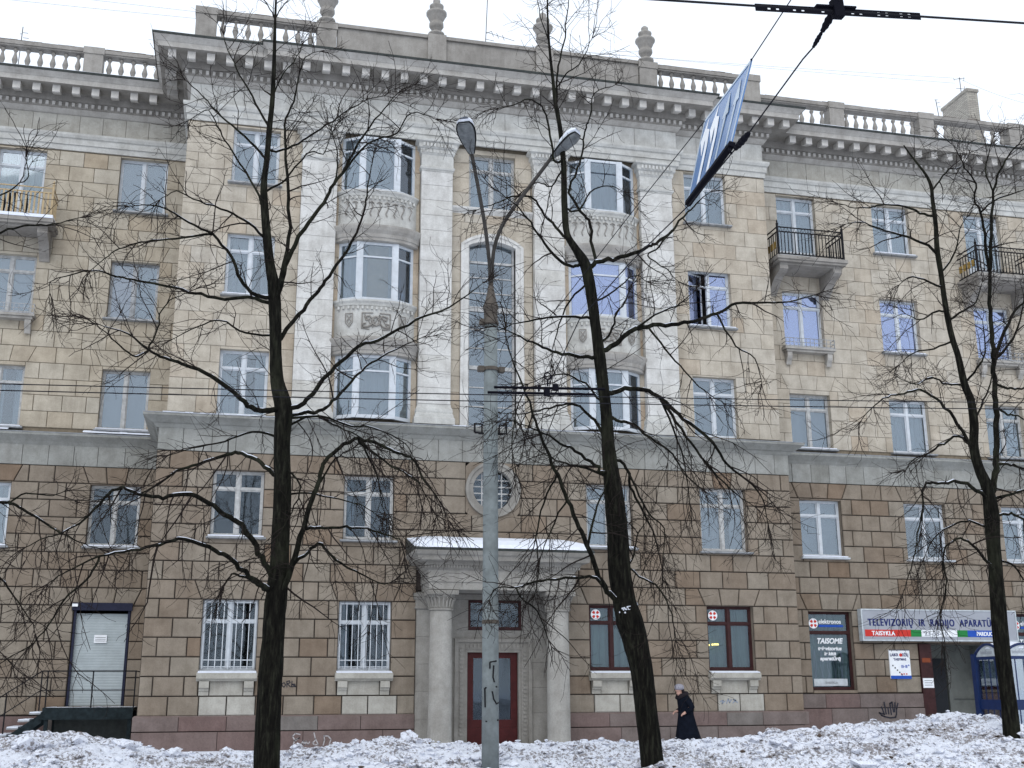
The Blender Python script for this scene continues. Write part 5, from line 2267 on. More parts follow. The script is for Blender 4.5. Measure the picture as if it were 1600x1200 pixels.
def splate(q, poly, d0, d1):
    bs, k = len(q.v), len(poly)
    for d in (d0, d1):
        for u, v in poly:
            q.v.append(tuple(spt(u, v, d)))
    q.face(list(range(bs, bs + k))[::-1])
    q.face(list(range(bs + k, bs + 2 * k)))
    for i in range(k):
        j = (i + 1) % k
        q.face((bs + i, bs + j, bs + k + j, bs + k + i))


q = MB()
splate(q, [(0, 0), (1, 0), (1, 1), (0, 1)], -.012, 0)
make('plate', q, 'signblue', ls)
q = MB()
for poly in ([(0, 0), (1, 0), (1, .035), (0, .035)], [(0, .965), (1, .965), (1, 1), (0, 1)], [(0, .035), (.025, .035), (.025, .965), (0, .965)], [(.975, .035), (1, .035), (1, .965), (.975, .965)]):
    splate(q, poly, .001, .004)
make('border', q, 'signpale', ls)
for i, uc in enumerate((.16, .38, .62, .84)):
    q = MB()
    if i < 2:      # arrow bending to the left
        for poly in ([(uc + .03, .07), (uc + .09, .07), (uc + .09, .5), (uc + .03, .5)], [(uc + .03, .501), (uc + .09, .501), (uc + .06, .74), (uc, .66)], [(uc, .661), (uc + .06, .741), (uc - .02, .8), (uc - .02, .62)],
                     [(uc - .021, .46), (uc - .021, .94), (uc - .13, .7)]):
            splate(q, poly, .001, .004)
    else:
        splate(q, [(uc - .016, .07), (uc + .02, .07), (uc + .02, .6), (uc - .016, .6)], .001, .004)
        splate(q, [(uc - .06, .601), (uc + .065, .601), (uc + .003, .9)], .001, .0045)
    make('arrow', q, 'signwhite' if i < 2 else 'signpale', ls)
q = MB()
for u0, u1 in ((-.01, 1.01),):
    bs = len(q.v)
    for d, v in ((-.035, -.05), (.022, -.05), (.022, .0), (-.035, .0)):
        q.v.append(tuple(spt(u0, v, d)))
    for d, v in ((-.035, -.05), (.022, -.05), (.022, .0), (-.035, .0)):
        q.v.append(tuple(spt(u1, v, d)))
    q.face((bs, bs + 1, bs + 2, bs + 3))
    q.face((bs + 7, bs + 6, bs + 5, bs + 4))
    for i in range(4):
        j = (i + 1) % 4
        q.face((bs + i, bs + j, bs + 4 + j, bs + 4 + i))
make('carrier_rail', q, 'fit', ls)
q = MB()
q.tube([ca, px(1174, 93, 7.6)], .01, 5)
q.tube([spt(.97, 0, 0), spt(1.0, -.1, 0), SP[5]], .012, 5)
q.tube([spt(.03, -.06, 0), SP[6]], .012, 5)
make('hanger', q, 'fit', ls)

# thin aerial wires in the sky
for i, (a, b, Y, lab) in enumerate(((( -60, -8), (1490, 122), 38.5, 'upper of the faint aerial wires crossing the white sky to the chimney'),
                                    ((-60, -24), (1492, 130), 39.5, 'lower of the faint aerial wires crossing the white sky to the chimney'),
                                    ((1497, 122), (1660, 172), 39, 'faint aerial wire leaving the chimney to the right'))):
    wire('aerial_wire', lab, sagline(px(*a, Y), px(*b, Y), .25), .0045, 'wire')

# roof antennas
def antenna(label, base, top, els, Y, r=.014):
    a, b = px(*base, Y), px(*top, Y)
    t = thing('roof_antenna', label, 'antenna', tuple(a), 'antennas on the roof')
    q = MB()
    q.tube([a - Vector((0, 0, .6)), b], r, 5)
    make('mast', q, 'iron', t)
    q = MB()
    for (x, y, dx, dy) in els:
        q.tube([px(x, y, Y), px(x + dx, y + dy, Y)], r * .7, 4)
    make('elements', q, 'iron', t)


antenna('small comb antenna on the roof above the left wing balustrade', (31, 78), (36, 42), [(36, 51, 8, 1), (36, 59, 9, 1), (35, 65, 9, 1), (34, 74, 8, 1), (31, 53, 4, 0)], 38)
antenna('tall thin mast antenna rising behind the solid parapet', (758, 62), (763, -30), [(759, 50, 45, 14), (760, 52, 8, -3), (768, 49, 3, 8), (776, 52, 3, 8), (785, 55, 3, 8), (758, 61, 14, 3)], 37)
antenna('spiky antenna standing on the brick chimney', (1502, 145), (1499, 121), [(1491, 124, 16, -2), (1494, 138, 13, 1), (1490, 122, 1, 4), (1506, 121, 0, 6), (1507, 135, 0, 5)], 38)
antenna('bent little antenna beside the far end of the chimney', (1467, 173), (1462, 156), [(1460, 156, 5, 0), (1464, 161, 4, -1), (1466, 167, 4, 0)], 38.6)

# ================================================================== person
def ring_loft(rings, n=14):
    """rings: (centre, rx, ry, yaw) -> lofted skin"""
    q = MB()
    for c, rx, ry, rz in rings:
        for k in range(n):
            a = 2 * math.pi * k / n
            x, y = rx * math.cos(a), ry * math.sin(a)
            q.v.append((c[0] + x * math.cos(rz) - y * math.sin(rz), c[1] + x * math.sin(rz) + y * math.cos(rz), c[2]))
    for i in range(len(rings) - 1):
        for k in range(n):
            j = (k + 1) % n
            q.face((i * n + k, i * n + j, (i + 1) * n + j, (i + 1) * n + k))
    q.face(list(range(n))[::-1])
    q.face(list(range((len(rings) - 1) * n, len(rings) * n)))
    return q


PXX, PYY = 12.2, 31.0
pr = thing('person', 'person in a long dark coat and grey fur hat walking left along the pavement', 'person', (PXX, PYY, 0))
# body as one skin-modifier figure: pelvis is the root
jn = {'pelvis': ((0.03, 0, .86), .13), 'waist': ((0.02, 0, 1.03), .12), 'chest': ((-.03, 0, 1.22), .14), 'neck': ((-.1, 0, 1.37), .055), 'head0': ((-.135, 0, 1.44), .075), 'head1': ((-.15, 0, 1.53), .095), 'head2': ((-.15, 0, 1.6), .07),
      'nose': ((-.25, 0, 1.5), .017), 'chin': ((-.215, 0, 1.43), .03),
      'shl': ((-.01, -.17, 1.29), .07), 'ell': ((.1, -.22, 1.07), .055), 'wrl': ((-.06, -.22, .92), .04), 'pall': ((-.12, -.22, .9), .036),
      'shr': ((-.01, .17, 1.29), .07), 'elr': ((.02, .22, 1.06), .055), 'wrr': ((-.14, .2, .95), .04), 'palr': ((-.2, .2, .94), .036),
      'hipl': ((.03, -.09, .84), .1), 'knl': ((-.1, -.09, .48), .07), 'anl': ((-.12, -.09, .1), .05), 'tol': ((-.3, -.09, .04), .04),
      'hipr': ((.03, .09, .84), .1), 'knr': ((.08, .09, .47), .07), 'anr': ((.22, .09, .12), .05), 'tor': ((.08, .09, .04), .04)}
ed = [('pelvis', 'waist'), ('waist', 'chest'), ('chest', 'neck'), ('neck', 'head0'), ('head0', 'head1'), ('head1', 'head2'), ('head1', 'nose'), ('head0', 'chin'), ('chest', 'shl'), ('shl', 'ell'), ('ell', 'wrl'), ('wrl', 'pall'),
      ('chest', 'shr'), ('shr', 'elr'), ('elr', 'wrr'), ('wrr', 'palr'), ('pelvis', 'hipl'), ('hipl', 'knl'), ('knl', 'anl'), ('anl', 'tol'), ('pelvis', 'hipr'), ('hipr', 'knr'), ('knr', 'anr'), ('anr', 'tor')]
for hd, sgn in (('pall', -1), ('palr', 1)):       # fingers
    base = Vector(jn[hd][0])
    for fi, (dy, ln) in enumerate(((-.03, .06), (-.01, .075), (.01, .07), (.03, .055))):
        k1, k2 = f'{hd}{fi}a', f'{hd}{fi}b'
        jn[k1] = (tuple(base + Vector((-.045, dy, -.02))), .0095)
        jn[k2] = (tuple(base + Vector((-.045 - ln * .4, dy * 1.05, -.03 - ln * .7))), .008)
        ed += [(hd, k1), (k1, k2)]
    k1 = hd + 'th'
    jn[k1] = (tuple(base + Vector((-.03, -.035 * sgn * -1, -.045))), .011)
    ed.append((hd, k1))
keys = list(jn)
me = bpy.data.meshes.new('body')
me.from_pydata([Vector(jn[k][0]) + Vector((PXX, PYY, 0)) for k in keys], [(keys.index(a), keys.index(b)) for a, b in ed], [])
me.materials.append(MT['skin'])
bo = link('body', me, pr)
sk = bo.modifiers.new('skin', 'SKIN')
for i, k in enumerate(keys):
    me.skin_vertices[0].data[i].radius = (jn[k][1], jn[k][1])
    me.skin_vertices[0].data[i].use_root = (k == 'pelvis')
ss = bo.modifiers.new('sub', 'SUBSURF')
ss.levels = ss.render_levels = 1
P0 = Vector((PXX, PYY, 0))


def pv(x, y, z):
    return (PXX + x, PYY + y, z)


q = ring_loft([(pv(.08, 0, .16), .36, .3, 0), (pv(.07, 0, .3), .335, .285, 0), (pv(.05, 0, .6), .27, .25, 0), (pv(.03, 0, .86), .215, .225, 0), (pv(.03, 0, 1.0), .205, .215, 0), (pv(.02, 0, 1.14), .21, .225, 0), (pv(.0, 0, 1.25), .2, .225, 0), (pv(-.03, 0, 1.33), .16, .18, 0), (pv(-.07, 0, 1.38), .09, .1, 0)], 18)
for i, v in enumerate(q.v):                       # hanging folds of the skirt
    if v[2] < .95:
        w = (0.95 - v[2])
        a = math.atan2(v[1] - PYY, v[0] - PXX)
        s = 1 + .09 * w * math.sin(a * 7 + 1)
        q.v[i] = (PXX + (v[0] - PXX) * s, PYY + (v[1] - PYY) * s, v[2])
make('coat', q, 'coat', pr, smooth=True)
for s, pts in ((-1, [(-.01, -.15, 1.32), (.04, -.22, 1.2), (.11, -.25, 1.06), (.03, -.245, .97), (-.06, -.225, .92)]), (1, [(-.01, .15, 1.32), (.02, .22, 1.2), (.03, .24, 1.06), (-.06, .22, .98), (-.14, .2, .95)])):
    q = MB()
    q.tube([pv(*p) for p in pts], [.09, .095, .085, .075, .062], 10)
    make('sleeve', q, 'coat', pr, smooth=True)
q = MB()
q.tube([pv(-.2, -.06, 1.3), pv(-.14, -.13, 1.36), pv(-.02, -.14, 1.39), pv(.06, 0, 1.41), pv(-.02, .14, 1.39), pv(-.14, .13, 1.36), pv(-.2, .06, 1.3)], [.05, .065, .07, .08, .07, .065, .05], 8)
make('collar', q, 'collar', pr, smooth=True)
q = ring_loft([(pv(-.13, 0, 1.52), .115, .105, 0), (pv(-.135, 0, 1.56), .135, .12, 0), (pv(-.14, 0, 1.62), .13, .12, 0), (pv(-.14, 0, 1.66), .1, .09, 0), (pv(-.14, 0, 1.68), .04, .04, 0)], 14)
make('fur_hat', q, 'fur', pr, smooth=True)
q = MB()
q.tube([pv(-.06, -.075, 1.53), pv(-.05, -.07, 1.46), pv(-.04, 0, 1.42), pv(-.05, .07, 1.46), pv(-.06, .075, 1.53)], .04, 7)
make('hair', q, 'collar', pr, smooth=True)
q = MB()
for s in (-1, 1):
    q.box(PXX - .238, PXX - .222, PYY + s * .04 - .012, PYY + s * .04 + .012, 1.515, 1.53)
q.box(PXX - .24, PXX - .225, PYY - .022, PYY + .022, 1.447, 1.455)
make('eyes_and_mouth', q, 'collar', pr)
for (x, y, z) in ((-.2, -.09, 0), (.14, .09, .05)):
    q = ring_loft([(pv(x, y, z + .0), .15, .06, 0), (pv(x + .01, y, z + .05), .15, .06, 0), (pv(x + .06, y, z + .12), .09, .065, 0), (pv(x + .08, y, z + .28), .07, .065, 0)], 10)
    make('boot', q, 'boot', pr, smooth=True)
q = MB()
q.box(PXX + .02, PXX + .3, PYY - .36, PYY - .27, .62, .86)
q.tube([pv(.06, -.32, .86), pv(-.06, -.27, .9), pv(.2, -.3, .86)], .012, 5)
bag = make('dark_bag', q, 'coat', pr) if False else None

# ================================================================== trees
def tubes_batch(lines, n):
    """lines: list of (pts[k,3], rad[k]) with equal k -> verts, faces as numpy"""
    P = np.array([l[0] for l in lines], float)
    Rr = np.array([l[1] for l in lines], float)
    N, K, _ = P.shape
    T = np.empty_like(P)
    T[:, 1:-1] = P[:, 2:] - P[:, :-2]
    T[:, 0] = P[:, 1] - P[:, 0]
    T[:, -1] = P[:, -1] - P[:, -2]
    T /= np.maximum(np.linalg.norm(T, axis=2, keepdims=True), 1e-9)
    mean = np.abs(T.mean(axis=1, keepdims=True))
    ref = np.where(np.repeat(mean[..., 2:3], K, 1) < .8, np.array([0, 0, 1.]), np.array([1., 0, 0]))
    U = np.cross(T, ref)
    U /= np.maximum(np.linalg.norm(U, axis=2, keepdims=True), 1e-9)
    Wv = np.cross(T, U)
    an = np.arange(n) * 2 * np.pi / n
    V = P[:, :, None, :] + Rr[:, :, None, None] * (U[:, :, None, :] * np.cos(an)[None, None, :, None] + Wv[:, :, None, :] * np.sin(an)[None, None, :, None])
    V = V.reshape(-1, 3)
    i = np.arange(N)[:, None, None] * K * n
    k = np.arange(K - 1)[None, :, None] * n
    j = np.arange(n)[None, None, :]
    j2 = (j + 1) % n
    F = np.stack([i + k + j, i + k + j2, i + k + n + j2, i + k + n + j], -1).reshape(-1, 4)
    return V, F


def np_mesh(name, chunks, mat):
    vs, fs, o = [], [], 0
    for V, F in chunks:
        vs.append(V)
        fs.append(F + o)
        o += len(V)
    V, F = np.concatenate(vs), np.concatenate(fs)
    me = bpy.data.meshes.new(name)
    me.vertices.add(len(V))
    me.vertices.foreach_set('co', V.ravel())
    me.loops.add(len(F) * 4)
    me.loops.foreach_set('vertex_index', F.ravel().astype(np.int32))
    me.polygons.add(len(F))
    me.polygons.foreach_set('loop_start', np.arange(len(F), dtype=np.int32) * 4)
    me.materials.append(MT[mat])
    me.update(calc_edges=True)
    return me


def tree(label, trunk, tw, limbs, Y0, seed, dens=1.0, droop=.55, lumps=()):
    """trunk: px points with half widths tw; limbs: (px points, start radius px, depth slope)"""
    rg = random.Random(seed)
    base = px(trunk[0][0], trunk[0][1], Y0)
    t = thing('linden_tree', label, 'tree', tuple(base), 'bare lindens along the kerb')
    known = []                       # (px x, px y, world Y, radius)
    def scale(p):
        return (Vector((p.x, p.y, p.z - EYE)).dot(FWD)) / FPX
    P, Rr = [], []
    for (x, y), w in zip(trunk, tw):
        p = px(x, y, Y0)
        P.append(p)
        Rr.append(w * scale(p))
    Ps, Rs = smooth_line(P, Rr, 4)
    # gnarly trunk skin
    q = MB()
    n = 14
    q.tube(Ps, Rs, n)
    for i in range(len(q.v)):
        v = Vector(q.v[i])
        c = Ps[min(i // n, len(Ps) - 1)]
        k = 1 + .13 * noise.noise(Vector((v.x * 5, v.y * 5, v.z * 1.6)) + Vector((seed, 0, 0))) + .06 * noise.noise(v * 9)
        q.v[i] = tuple(c + (v - c) * k)
    make('trunk', q, 'bark', t, smooth=True)
    for (x, y), p, r in zip(trunk, P, Rr):
        known.append((x, y, Y0, r))
    for (xa, ya), (xb, yb), ra, rb in zip(trunk[:-1], trunk[1:], Rr[:-1], Rr[1:]):
        for s in (.25, .5, .75):
            known.append((xa + (xb - xa) * s, ya + (yb - ya) * s, Y0, ra + (rb - ra) * s))
    lines = [(Ps, Rs, True)]
    snowq = MB()
    for li, (pts, r0, slope) in enumerate(limbs):
        if slope is None:
            slope = rg.choice((-1, 1)) * rg.uniform(.15, .55)
        x, y = pts[0]
        kk = min(known, key=lambda k: (k[0] - x) ** 2 + (k[1] - y) ** 2)
        Y = kk[2]
        pp = [(kk[0], kk[1])] + list(pts[1:]) if (kk[0] - x) ** 2 + (kk[1] - y) ** 2 < 900 else list(pts)
        LP, LR = [], []
        tot = sum(math.hypot(b[0] - a[0], b[1] - a[1]) for a, b in zip(pp[:-1], pp[1:])) or 1
        s = 0
        for i, (x, y) in enumerate(pp):
            if i:
                s += math.hypot(x - pp[i - 1][0], y - pp[i - 1][1])
            f = s / tot
            yy = Y + slope * (s / 110.0) * (1 - .3 * f)
            p = px(x, y, yy)
            r = max(.005, (r0 * .66 * (1 - f) ** .8 + .45 * f) * scale(p))
            r = min(r, kk[3] * .9 + .004)
            LP.append(p)
            LR.append(r)
            known.append((x, y, yy, r))
        LS, RS = smooth_line(LP, LR, 4)
        for i in range(1, len(LS) - 1):
            LS[i] = LS[i] + Vector((rg.gauss(0, 1), rg.gauss(0, 1), rg.gauss(0, 1))) * min(.010, RS[i] * .3 + .003)
        q = MB()
        q.tube(LS, RS, 7)
        make('branch', q, 'bark', t, smooth=True)
        lines.append((LS, RS, False))
        # snow lying on the flatter stretches
        i = 0
        while i < len(LS) - 2:
            d = (LS[i + 1] - LS[i])
            if RS[i] > .011 and abs(d.normalized().z) < .72 and rg.random() < .3:
                m = min(len(LS) - 1, i + rg.randint(2, 5))
                seg_ = [LS[k] + Vector((0, 0, RS[k] * .62)) for k in range(i, m + 1)]
                if len(seg_) > 1:
                    rr = [RS[k] * .62 for k in range(i, m + 1)]
                    rr[0] *= .3
                    rr[-1] *= .3
                    snowq.tube(seg_, rr, 5)
                i = m
            i += 1
    if snowq.f:
        make('branch_snow', snowq, 'snow', t, kind='stuff', smooth=True)
    if lumps:
        q = MB()
        for x, y, w in lumps:
            for _ in range(7):
                kk = min(range(len(trunk)), key=lambda i: abs(trunk[i][1] - y))
                xx, yy = x + rg.gauss(0, w), y + rg.gauss(0, w * .6)
                off = max(-.97, min(.97, (xx - np.interp(-yy, [-a[1] for a in trunk], [a[0] for a in trunk])) / tw[kk]))
                c = px(xx, yy, Y0 - Rr[kk] * math.sqrt(1 - off * off) * 1.02)
                q.lathe([(.001, -.012), (.02 * rg.uniform(.5, 1.3), 0), (.001, .016)], c.x, c.y, c.z, 6)
        make('trunk_snow', q, 'snow', t, kind='stuff', smooth=True)
    # --- fine twigs
    l2, l3 = [], []

    def walk(p, d, ln, k, wob, dr, r0, r1):
        pts, rad = [p.copy()], [r0]
        st = ln / (k - 1)
        for i in range(1, k):
            d = d + Vector((rg.gauss(0, wob), rg.gauss(0, wob), rg.gauss(0, wob) - dr * (.5 if i < k * .6 else -.35)))
            d.normalize()
            p = p + d * st
            pts.append(p)
            rad.append(r0 + (r1 - r0) * i / (k - 1))
        return pts, rad

    def side_dir(tn):
        a = Vector((rg.gauss(0, 1), rg.gauss(0, 1), rg.gauss(0, 1)))
        a -= tn * a.dot(tn)
        a.normalize()
        return a

    for LS, RS, is_trunk in lines:
        acc = 0
        L = sum((b - a).length for a, b in zip(LS[:-1], LS[1:]))
        s = 0
        for i in range(len(LS) - 1):
            d = LS[i + 1] - LS[i]
            sl = d.length
            if sl < 1e-6:
                continue
            tn = d / sl
            f = s / L
            s += sl
            rate = (3.0 if is_trunk else (3.2 + 6.5 * f)) * dens
            if is_trunk and (LS[i].z < 3.2):
                rate = .25
            acc += sl * rate
            while acc > 1:
                acc -= 1
                o = LS[i] + d * rg.random()
                a = rg.uniform(.75, 1.25)
                dd = (tn * math.cos(a) + side_dir(tn) * math.sin(a))
                low = LS[i].z < 5.6
                dd.z += -.55 if (low and not is_trunk) else .15
                dd.normalize()
                ln = rg.uniform(.35, 1.1) * (1.15 if low else .9)
                r = min(RS[i] * .75, rg.uniform(.0045, .0085) if rg.random() < .72 else rg.uniform(.009, .0145))
                l2.append(walk(o, dd, ln, 8, .12, droop * (.3 if low else .12), r, .003))
        # end spray
        if not is_trunk:
            for _ in range(4):
                dd = (LS[-1] - LS[-2]).normalized() + side_dir(tn) * rg.uniform(.1, .6)
                l2.append(walk(LS[-1], dd.normalized(), rg.uniform(.3, .7), 8, .2, droop * .15, .006, .0034))
    for pts, rad in l2:
        L = (pts[0] - pts[-1]).length + .1
        m = int(L * 8.0 * dens + rg.random())
        for _ in range(m):
            i = rg.randint(1, len(pts) - 2)
            tn = (pts[i + 1] - pts[i]).normalized()
            a = rg.uniform(.6, 1.2)
            dd = (tn * math.cos(a) + side_dir(tn) * math.sin(a)).normalized()
            l3.append(walk(pts[i], dd, rg.uniform(.14, .5), 6, .2, droop * .12, min(.004, rad[i] * .8), .002))
    l4 = []
    for pts, rad in l3:
        if rg.random() < .5:
            i = rg.randint(1, 4)
            tn = (pts[i + 1] - pts[i]).normalized()
            dd = (tn * .6 + side_dir(tn) * .8).normalized()
            l4.append(walk(pts[i], dd, rg.uniform(.08, .22), 4, .22, .0, .003, .002))
    ch = [tubes_batch(l2, 4), tubes_batch(l3, 3)]
    if l4:
        ch.append(tubes_batch(l4, 3))
    link('crown_twigs', np_mesh('crown_twigs', ch, 'twig'), t, kind='stuff')
    return t


T1_trunk = [(416, 1235), (417, 1200), (420, 1100), (427, 1000), (431, 945), (437, 880), (440, 800), (441, 700), (443, 640), (433, 595), (431, 550), (430, 500), (428, 450), (420, 400), (412, 300), (417, 250), (421, 200), (426, 150), (429, 70), (430, 30), (433, -40)]
T1_w = [22, 20.5, 19.5, 17, 17, 15, 14, 13, 13.5, 10.5, 9.5, 9.5, 9.5, 7.5, 5.5, 4.5, 4.2, 3.6, 2.6, 2, 1.2]
T1 = [
    ([(437, 945), (455, 885), (475, 825), (487, 780), (500, 750), (507, 725), (522, 707), (541, 694), (560, 687), (582, 691), (605, 700), (630, 710), (650, 722), (662, 750), (686, 780), (700, 812)], 8, -.35),
    ([(562, 688), (575, 712), (588, 742), (595, 775), (600, 800)], 3, None),
    ([(555, 690), (600, 720), (637, 742), (655, 755), (672, 790)], 3.2, None),
    ([(487, 780), (510, 735), (530, 712), (552, 700)], 3.4, -.2),
    ([(448, 660), (476, 645), (500, 642), (520, 627), (540, 607), (560, 585), (575, 570), (607, 552), (660, 527)], 5, .4),
    ([(450, 640), (475, 630), (500, 597), (525, 572), (562, 542), (600, 527), (650, 500), (700, 480), (755, 442)], 6, -.4),
    ([(440, 540), (467, 490), (490, 465), (505, 445), (525, 415), (545, 387), (560, 355), (570, 320), (574, 292), (580, 260), (584, 240)], 5.5, .35),
    ([(434, 480), (440, 447), (450, 405), (475, 357), (500, 325), (518, 294), (535, 270), (555, 232), (580, 195), (605, 165), (622, 145)], 6.5, -.45),
    ([(535, 270), (575, 225), (620, 207), (642, 176), (680, 186)], 3, .3),
    ([(432, 470), (449, 390), (450, 325), (449, 262), (445, 212), (447, 185), (462, 150), (467, 120), (477, 90), (500, 80)], 5.5, .5),
    ([(425, 462), (400, 462), (375, 435), (360, 400), (332, 366), (295, 347), (250, 322), (200, 322)], 5, -.4),
    ([(332, 366), (300, 370), (250, 375), (212, 380), (180, 392), (160, 407), (142, 422)], 3, .25),
    ([(424, 474), (400, 467), (335, 465), (295, 455), (250, 445), (207, 437), (175, 430), (142, 422), (100, 432), (80, 440), (78, 458)], 4.5, .4),
    ([(436, 640), (400, 640), (375, 622), (332, 590), (287, 570), (257, 560), (232, 547), (200, 522), (155, 507)], 7, -.5),
    ([(237, 552), (212, 557), (187, 540), (162, 517), (140, 500)], 2.6, None),
    ([(232, 547), (247, 512), (250, 490), (265, 470), (282, 462), (297, 455)], 2.4, None),
    ([(430, 742), (415, 730), (400, 718), (372, 707), (350, 712), (312, 725), (275, 737), (250, 755), (220, 770), (175, 775)], 5.5, .4),
    ([(428, 915), (417, 887), (400, 855), (380, 825), (360, 808), (325, 785), (290, 771), (255, 777), (218, 771), (182, 763), (155, 787), (125, 817), (92, 835), (72, 840), (40, 855)], 7.5, -.3),
    ([(427, 935), (412, 915), (390, 900), (362, 875), (337, 860), (290, 842), (250, 850), (205, 860), (155, 870), (100, 895), (75, 912)], 6.5, -.55),
    ([(155, 870), (140, 900), (107, 930), (75, 977), (45, 1010), (0, 1037)], 3, -.2),
    ([(425, 930), (412, 920), (395, 908), (375, 900), (362, 897), (350, 915)], 5.5, -.4),
    ([(463, 880), (483, 862), (500, 850), (512, 863), (532, 880), (562, 895), (595, 912), (610, 910)], 4.5, .35),
    ([(466, 840), (500, 826), (540, 824), (575, 827), (605, 835), (627, 846), (632, 870)], 4, -.35),
    ([(452, 665), (487, 650), (520, 662), (556, 680), (587, 698)], 3.4, .3),
    ([(458, 650), (500, 650), (550, 665), (575, 666), (612, 680), (637, 697), (647, 715)], 3.4, -.3),
    ([(414, 245), (400, 230), (362, 195), (335, 170), (315, 147), (290, 125)], 3.2, -.3),
    ([(420, 205), (400, 162), (375, 117), (357, 80), (350, 55)], 3, .3),
    ([(410, 330), (392, 282), (357, 227), (340, 197), (325, 172), (300, 185)], 3, .4),
    ([(418, 385), (390, 350), (355, 330), (312, 315), (275, 300), (250, 312)], 3.4, -.35),
    ([(421, 243), (450, 232), (480, 215), (510, 195), (545, 172), (575, 155), (600, 150)], 3, .35),
    ([(412, 300), (440, 285), (462, 262), (485, 237), (505, 240), (520, 205)], 2.8, -.3),
    ([(513, 300), (525, 275), (527, 240), (518, 205)], 2.4, None),
    ([(426, 150), (440, 120), (460, 95), (472, 70)], 2, None),
    ([(430, 30), (440, 12), (460, -10)], 1.6, None), ([(430, 30), (418, 8), (400, -15)], 1.6, None),
    ([(436, 720), (470, 760), (455, 800), (430, 845)], 2.6, -.6), ([(442, 690), (395, 675), (350, 690), (300, 700), (262, 712)], 3.2, .55),
    ([(444, 780), (480, 770), (530, 780), (565, 790), (590, 805)], 2.6, .5), ([(420, 520), (385, 520), (345, 500), (310, 510), (270, 530)], 3, .6),
]
tree('tall bare linden with snow dusted branches nearest the left, trunk beside the barred windows', T1_trunk, T1_w, T1, 15.0, 3, dens=.8)

